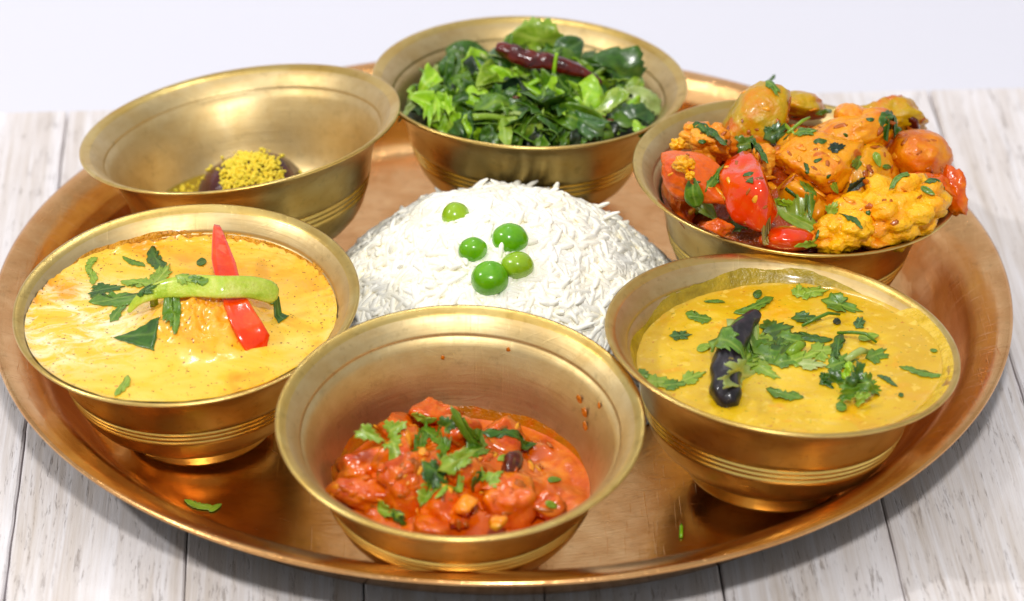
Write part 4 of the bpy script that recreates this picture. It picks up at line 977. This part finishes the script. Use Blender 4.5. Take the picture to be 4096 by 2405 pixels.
H = (
 # curry
 ('curry', 224, 650, 44, 18, 60, 'cutleaf', 'light', "light curled coriander strip near the left back wall of the curry"),
 ('curry', 226, 682, 48, 20, -62, 'cutleaf', 'light', "light frayed coriander strip just in front of the curled one at the curry's left"),
 ('curry', 329, 647, 62, 14, -28, 'strip', 'mid', "thin dark-ended coriander stalk at the top left of the curry garnish"),
 ('curry', 386, 640, 72, 34, -58, 'cutleaf', 'dark', "folded dark coriander band at the back of the curry garnish"),
 ('curry', 398, 680, 60, 42, 60, 'lobed', 'light', "light green coriander leaf joining the dark band to the strips below"),
 ('curry', 345, 698, 92, 24, -10, 'cutleaf', 'light', "long coriander blade lying sideways left of the green pepper strip"),
 ('curry', 358, 712, 60, 26, 12, 'lobed', 'dark', "dark coriander leaf tucked under the green pepper's left end"),
 ('curry', 256, 714, 92, 34, 12, 'frill', 'dark', "darkest lobed coriander leaf at the left of the curry garnish"),
 ('curry', 282, 738, 118, 36, 16, 'cutleaf', 'mid', "broad mid green coriander leaf left of the lump on the curry"),
 ('curry', 290, 770, 56, 26, 62, 'lobed', 'mid', "coriander leaf pointing down with a stalk, left of the lump on the curry"),
 ('curry', 334, 828, 108, 62, 6, 'tri', 'dark', "smooth dark green triangle of leaf on the curry's left front"),
 ('curry', 425, 772, 58, 28, -58, 'cutleaf', 'mid', "coriander leaf draped down the lump under the green pepper"),
 ('curry', 381, 756, 20, 18, 30, 'round', 'light', "crumb of light coriander touching the lower edge of the green pepper"),
 ('curry', 455, 682, 46, 30, -12, 'lobed', 'light', "light lobed coriander leaf lying on the green pepper strip"),
 ('curry', 487, 688, 50, 22, -6, 'cutleaf', 'mid', "short coriander blade along the top of the green pepper strip"),
 ('curry', 496, 647, 24, 20, 20, 'round', 'dark', "small round coriander scrap left of the red pepper strip"),
 ('curry', 673, 744, 20, 24, 0, 'cutleaf', 'light', "little light coriander square under the right end of the green pepper"),
 ('curry', 683, 776, 44, 28, -40, 'tri', 'dark', "dark notched coriander scrap at the right of the curry"),
 ('curry', 302, 952, 56, 20, 70, 'cutleaf', 'light', "pale green leaf sliver at the very front of the curry"),
 # dal
 ('dal', 1719, 782, 50, 22, -10, 'cutleaf', 'mid', "folded coriander leaf at the left back of the dal"),
 ('dal', 1674, 827, 40, 22, 5, 'lobed', 'blue', "small two-lobed coriander leaf alone at the far left of the dal"),
 ('dal', 1758, 744, 40, 8, -5, 'strip', 'mid', "thin faint coriander thread at the left back of the dal"),
 ('dal', 1864, 727, 20, 14, 30, 'round', 'dark', "dark coriander crumb near the back edge of the dal"),
 ('dal', 1856, 757, 88, 18, 26, 'cutleaf', 'mid', "coriander blade lying on the rear tip of the black chilli"),
 ('dal', 1964, 720, 30, 26, 80, 'lobed', 'light', "light coriander lobe left of the pair at the back edge of the dal"),
 ('dal', 1998, 722, 60, 24, 8, 'lobed', 'light', "pale broad coriander leaf at the back edge of the dal"),
 ('dal', 2069, 754, 72, 34, -18, 'lobed', 'mid', "many-veined coriander leaf at the right back of the dal"),
 ('dal', 1982, 788, 52, 20, 0, 'lobed', 'dark', "dark little coriander leaf behind the long floating stem of the dal"),
 ('dal', 2020, 800, 100, 6, 16, 'stem', 'mid', "long thin coriander stem floating across the back of the dal"),
 ('dal', 2060, 794, 16, 12, 0, 'round', 'black', "black speck of spice at the end of the floating stem"),
 ('dal', 2114, 797, 28, 20, 60, 'lobed', 'blue', "faint half-sunk coriander leaf right of the floating stem"),
 ('dal', 2137, 834, 40, 14, 8, 'oval', 'light', "smooth oval coriander leaf on the open right side of the dal"),
 ('dal', 1789, 842, 74, 44, -30, 'lobed', 'mid', "blue-green coriander leaf on the left flank of the black chilli"),
 ('dal', 1850, 842, 130, 42, -42, 'cutleaf', 'pale', "longest pale coriander leaf crossing diagonally over the black chilli"),
 ('dal', 1905, 818, 76, 52, 18, 'frill', 'dark', "dark glossy curled coriander leaf on the right side of the chilli top"),
 ('dal', 1892, 880, 76, 48, -15, 'lobed', 'mid', "mid green coriander leaf right beside the chilli's middle"),
 ('dal', 1835, 898, 60, 34, 20, 'lobed', 'light', "light coriander leaf over the lower half of the chilli"),
 ('dal', 1822, 924, 124, 58, -6, 'frill', 'pale', "pale ruffled coriander leaf lying across the chilli's lower end"),
 ('dal', 1838, 866, 116, 54, 12, 'lobed', 'mid', "wide coriander leaf spread over the middle of the black chilli"),
 ('dal', 1880, 912, 70, 34, -35, 'frill', 'light', "light coriander leaf hanging off the chilli towards the bowl front"),
 ('dal', 1925, 858, 62, 34, 50, 'lobed', 'dark', "dark coriander leaf between the chilli and the short thick stem"),
 ('dal', 1868, 836, 58, 30, -20, 'cutleaf', 'light', "light coriander strip crossing the upper half of the black chilli"),
 ('dal', 1940, 892, 58, 26, 8, 'lobed', 'mid', "coriander leaf floating in front of the chilli and behind the open front of the dal"),
 ('dal', 1958, 866, 48, 18, 35, 'stem', 'light', "short thick cut coriander stem in the middle of the dal"),
 ('dal', 1944, 840, 60, 30, -10, 'lobed', 'mid', "coriander leaf just behind the short thick stem on the dal"),
 ('dal', 1975, 884, 66, 30, 20, 'lobed', 'light', "light coriander leaf right in front of the short thick stem"),
 ('dal', 2023, 866, 52, 38, 10, 'lobed', 'light', "star shaped light coriander leaf in the centre of the dal"),
 ('dal', 1997, 834, 80, 16, -8, 'cutleaf', 'dark', "dark flat coriander blade behind the star shaped leaf"),
 ('dal', 2062, 862, 76, 22, 78, 'cutleaf', 'dark', "dark coriander blade standing upright in the dal's centre"),
 ('dal', 1998, 902, 52, 24, -5, 'lobed', 'pale', "pale coriander leaf floating below the star shaped leaf"),
 ('dal', 2070, 896, 62, 34, 20, 'lobed', 'mid', "coriander leaf at the foot of the upright dark blade"),
 ('dal', 2106, 886, 58, 13, 22, 'stem', 'pale', "whitish cut coriander stem above the big ruffled leaf"),
 ('dal', 2158, 875, 46, 30, 20, 'lobed', 'mid', "coriander leaf at the right end of the central herb band"),
 ('dal', 2108, 846, 96, 6, -14, 'stem', 'mid', "thin green coriander stem right of the upright dark blade"),
 ('dal', 2184, 938, 44, 10, -35, 'strip', 'blue', "slim coriander sliver behind the big ruffled leaf's right edge"),
 ('dal', 2268, 918, 84, 14, -12, 'strip', 'mid', "long narrow coriander strip near the right wall of the dal"),
 ('dal', 2298, 865, 14, 7, 0, 'round', 'mid', "tiny coriander dot close to the right wall of the dal"),
 ('dal', 2217, 974, 11, 8, 0, 'round', 'dark', "lone dark coriander dot right of the ruffled leaf"),
 ('dal', 1931, 974, 72, 18, -18, 'cutleaf', 'mid', "half-sunk coriander strip in the front middle of the dal"),
 ('dal', 1584, 926, 36, 22, -20, 'lobed', 'mid', "coriander leaf at the left end of the herbs along the left front wall"),
 ('dal', 1618, 942, 48, 30, 0, 'lobed', 'light', "pale sunk coriander leaf along the dal's left front wall"),
 ('dal', 1660, 948, 52, 22, 4, 'lobed', 'mid', "darker coriander leaf in the row along the dal's left front wall"),
 ('dal', 1704, 930, 50, 26, 25, 'lobed', 'light', "last coriander leaf of the left front row, next to the chilli"),
 ('dal', 1734, 856, 32, 14, 20, 'oval', 'light', "faint sunk coriander leaf left of the black chilli"),
 ('dal', 2070, 1006, 22, 18, 0, 'round', 'mid', "coriander scrap sunk in green oil at the front of the dal"),
 # tomato
 ('tomato', 907, 1068, 66, 34, -22, 'frill', 'light', "jagged coriander leaf at the far left of the red curry herbs"),
 ('tomato', 972, 1056, 54, 40, 35, 'frill', 'light', "upper half of the big light coriander leaf left on the red curry"),
 ('tomato', 966, 1092, 56, 40, -60, 'frill', 'light', "lower half of the big light coriander leaf left on the red curry"),
 ('tomato', 1044, 1026, 50, 16, -8, 'cutleaf', 'light', "small coriander blade on top of the tallest red chunk"),
 ('tomato', 1106, 1046, 60, 40, 30, 'frill', 'dark', "dark crinkled coriander leaf at the back centre of the red curry"),
 ('tomato', 1150, 1062, 110, 22, -62, 'cutleaf', 'mid', "long coriander blade slanting down right behind the centre cluster"),
 ('tomato', 1250, 1064, 112, 18, -4, 'cutleaf', 'dark', "long dark horizontal coriander strip at the back right of the red curry"),
 ('tomato', 1285, 1086, 46, 12, -28, 'strip', 'mid', "short coriander sliver under the long dark strip"),
 ('tomato', 1034, 1098, 66, 18, 74, 'cutleaf', 'mid', "curled coriander loop, left arc, on the red curry"),
 ('tomato', 1066, 1078, 60, 22, -38, 'cutleaf', 'mid', "curled coriander loop, right arc, on the red curry"),
 ('tomato', 1098, 1104, 86, 24, 70, 'cutleaf', 'mid', "coriander blade rising from the centre cluster of the red curry"),
 ('tomato', 1126, 1134, 80, 40, 28, 'lobed', 'light', "biggest centre coriander leaf on the red curry"),
 ('tomato', 1174, 1108, 54, 34, 10, 'lobed', 'mid', "coriander leaf at the right end of the centre cluster on the red curry"),
 ('tomato', 1072, 1160, 58, 46, -30, 'lobed', 'dark', "dark glossy coriander leaf below the centre cluster on the red curry"),
 ('tomato', 1212, 1172, 50, 44, 55, 'frill', 'light', "light coriander leaf beside the dark aubergine skin"),
 ('tomato', 1238, 1126, 26, 14, 10, 'round', 'light', "small light coriander scrap above the aubergine skin"),
 ('tomato', 1166, 1184, 44, 14, 78, 'cutleaf', 'dark', "dark upright coriander sliver in front of the centre cluster"),
 ('tomato', 1110, 1204, 66, 14, 14, 'cutleaf', 'light', "thin coriander blade linking to the wet leaf below it on the red curry"),
 ('tomato', 1052, 1222, 76, 34, 34, 'lobed', 'light', "wet shiny coriander leaf in the front left of the red curry"),
 ('tomato', 948, 1256, 66, 34, -10, 'frill', 'light', "pale toothed coriander leaf at the left front of the red curry"),
 ('tomato', 982, 1274, 42, 22, -55, 'lobed', 'dark', "dark end of the toothed leaf at the left front of the red curry"),
 ('tomato', 1356, 1243, 28, 12, -30, 'oval', 'light', "small green leaf bit alone at the right front of the red curry"),
 ('tomato', 1363, 1182, 26, 10, 0, 'oval', 'mid', "faint green bit half under the sauce at the right of the red curry"),
 # sabzi
 ('sabzi', 1750, 330, 92, 18, -30, 'cutleaf', 'dark', "long dark coriander blade over the back left floret"),
 ('sabzi', 1832, 355, 66, 42, 10, 'lobed', 'mid', "coriander leaf at the base of the upright squash wedge"),
 ('sabzi', 1868, 368, 70, 16, -55, 'cutleaf', 'dark', "dark coriander blade running down from the upright squash wedge"),
 ('sabzi', 1908, 326, 60, 46, 30, 'lobed', 'blue', "blue-green coriander leaf right of the upright squash wedge"),
 ('sabzi', 1942, 316, 56, 10, -55, 'stem', 'light', "forked coriander stem, downward branch, on the middle potato"),
 ('sabzi', 1966, 312, 70, 9, 35, 'stem', 'light', "forked coriander stem, upward branch, on the middle potato"),
 ('sabzi', 1982, 326, 54, 22, -8, 'lobed', 'mid', "coriander leaf at the foot of the forked stem"),
 ('sabzi', 2018, 347, 32, 16, 5, 'oval', 'dark', "small oval coriander leaf on the long slanting piece"),
 ('sabzi', 2058, 364, 40, 28, 10, 'lobed', 'black', "blackish crumpled coriander leaf in the centre of the heap"),
 ('sabzi', 2110, 404, 48, 46, 70, 'frill', 'mid', "toothed coriander leaf flat on the smooth centre potato"),
 ('sabzi', 2157, 393, 36, 17, -70, 'oval', 'light', "light coriander bit between centre potato and round potato"),
 ('sabzi', 2180, 411, 22, 11, 0, 'oval', 'mid', "tiny coriander bit beside the light one on the orange potato"),
 ('sabzi', 2208, 434, 62, 28, 45, 'tri', 'mid', "coriander wedge pointing up behind the largest floret"),
 ('sabzi', 2054, 459, 34, 14, -60, 'oval', 'light', "short coriander stalk slice low on the centre potato"),
 ('sabzi', 1986, 466, 56, 22, -65, 'cutleaf', 'mid', "shaded coriander leaf above the long front leaf"),
 ('sabzi', 2112, 456, 70, 24, 42, 'cutleaf', 'black', "blackish curry leaf at the left shoulder of the largest floret"),
 ('sabzi', 1933, 498, 42, 18, -25, 'cutleaf', 'lime', "lime green stalk piece right of the tomato wedge"),
 ('sabzi', 1757, 438, 72, 22, 58, 'lobed', 'mid', "curled coriander leaf between carrot slab and tomato wedge"),
 ('sabzi', 1708, 472, 72, 40, 100, 'oval', 'mid', "upper coriander leaf on the front face of the carrot slab"),
 ('sabzi', 1722, 524, 100, 48, -48, 'oval', 'light', "large light coriander leaf reaching the left front rim"),
 ('sabzi', 1974, 546, 150, 34, -22, 'oval', 'light', "longest smooth coriander leaf slanting across the front tomato"),
 ('sabzi', 1994, 598, 72, 18, 20, 'cutleaf', 'light', "coriander blade resting on the front rim of the vegetable bowl"),
 ('sabzi', 1825, 577, 86, 50, 4, 'frill', 'mid', "big toothed coriander leaf hanging at the front rim under the tomato wedge"),
 ('sabzi', 2092, 540, 66, 20, -38, 'cutleaf', 'dark', "dark coriander leaf between the front floret and the largest floret"),
 ('sabzi', 2050, 512, 34, 30, 60, 'lobed', 'light', "pale coriander leaf left of the largest floret"),
 ('sabzi', 1902, 212, 40, 22, -40, 'lobed', 'mid', "coriander sprig perched on the summit of the upright squash"),
 ('sabzi', 1897, 196, 30, 9, 55, 'cutleaf', 'dark', "dark curled tip of the sprig on the summit of the heap"),
 ('sabzi', 2284, 470, 36, 14, -30, 'oval', 'mid', "coriander bit at the top right of the largest floret"),
 ('sabzi', 2300, 446, 46, 26, 0, 'lobed', 'dark', "dark herb scrap on the red tomato shred at the right"),
 ('sabzi', 1845, 446, 18, 16, 0, 'tri', 'dark', "tiny dark herb fleck on the face of the tomato wedge"),
 ('sabzi', 2026, 276, 46, 12, 8, 'cutleaf', 'mid', "narrow coriander strip along the top edge of the back stalk"),
 ('sabzi', 1885, 580, 46, 24, 70, 'cutleaf', 'dry', "brownish cut stem bundle next to the toothed leaf at the front rim"),
 ('sabzi', 2190, 290, 60, 26, 10, 'cutleaf', 'dark', "dark green leaf smear on the back right squash"),
 # tray
 ('tray', 490, 1244, 74, 16, -16, 'cutleaf', 'light', "coriander leaf dropped on the tray floor left of the front bowl"),
 ('tray', 530, 1251, 32, 13, 30, 'oval', 'light', "rounded tip leaf touching the dropped coriander on the tray floor"),
 ('tray', 1676, 1311, 30, 10, 84, 'stem', 'lime', "tiny yellow-green stem bit on the tray floor right of the front bowl"),
)
for h_ in H: herb(*h_)
# the big ruffled leaf standing in the dal: several folds of one sprig
pb, _n = hit(SURF['dal'], 2098, 960)
sprig = empty("coriander_sprig", pb); tag(sprig, "big dark ruffled coriander sprig standing in the front right of the dal", "coriander", GRP['dal'])
for px, py, w, h, rot, kd, key, nrm, up_, cu in ((2060, 938, 110, 60, -25, 'frill', 'dark', (-.3, -.5, .8), .002, .4), (2108, 930, 96, 70, 85, 'frill', 'dark', (.5, -.7, .5), .0055, .5),
    (2140, 950, 96, 62, -20, 'frill', 'mid', (.4, -.5, .7), .003, .5), (2092, 966, 84, 56, 10, 'frill', 'mid', (0, -.6, .7), .003, .5), (2085, 912, 50, 26, 78, 'cutleaf', 'lime', (0, -.8, .5), .005, .3), (2122, 978, 60, 36, 30, 'frill', 'light', (.1, -.6, .7), .0035, .6),
    (2030, 928, 40, 26, 30, 'frill', 'dark', (-.2, -.5, .8), .002, .3)):
    c = at_z(px, py, DZ+up_); S = pxm(c); n = np.array(nrm, float); n /= np.linalg.norm(n); hx, hy = solve_axes(n, rot, w/2/S, h/2/S)
    link("leaflet", leaf_mesh(kd, hx, hy, n, c, rnd, curl=cu, mat=LEAF[key], wave=.45), sprig)
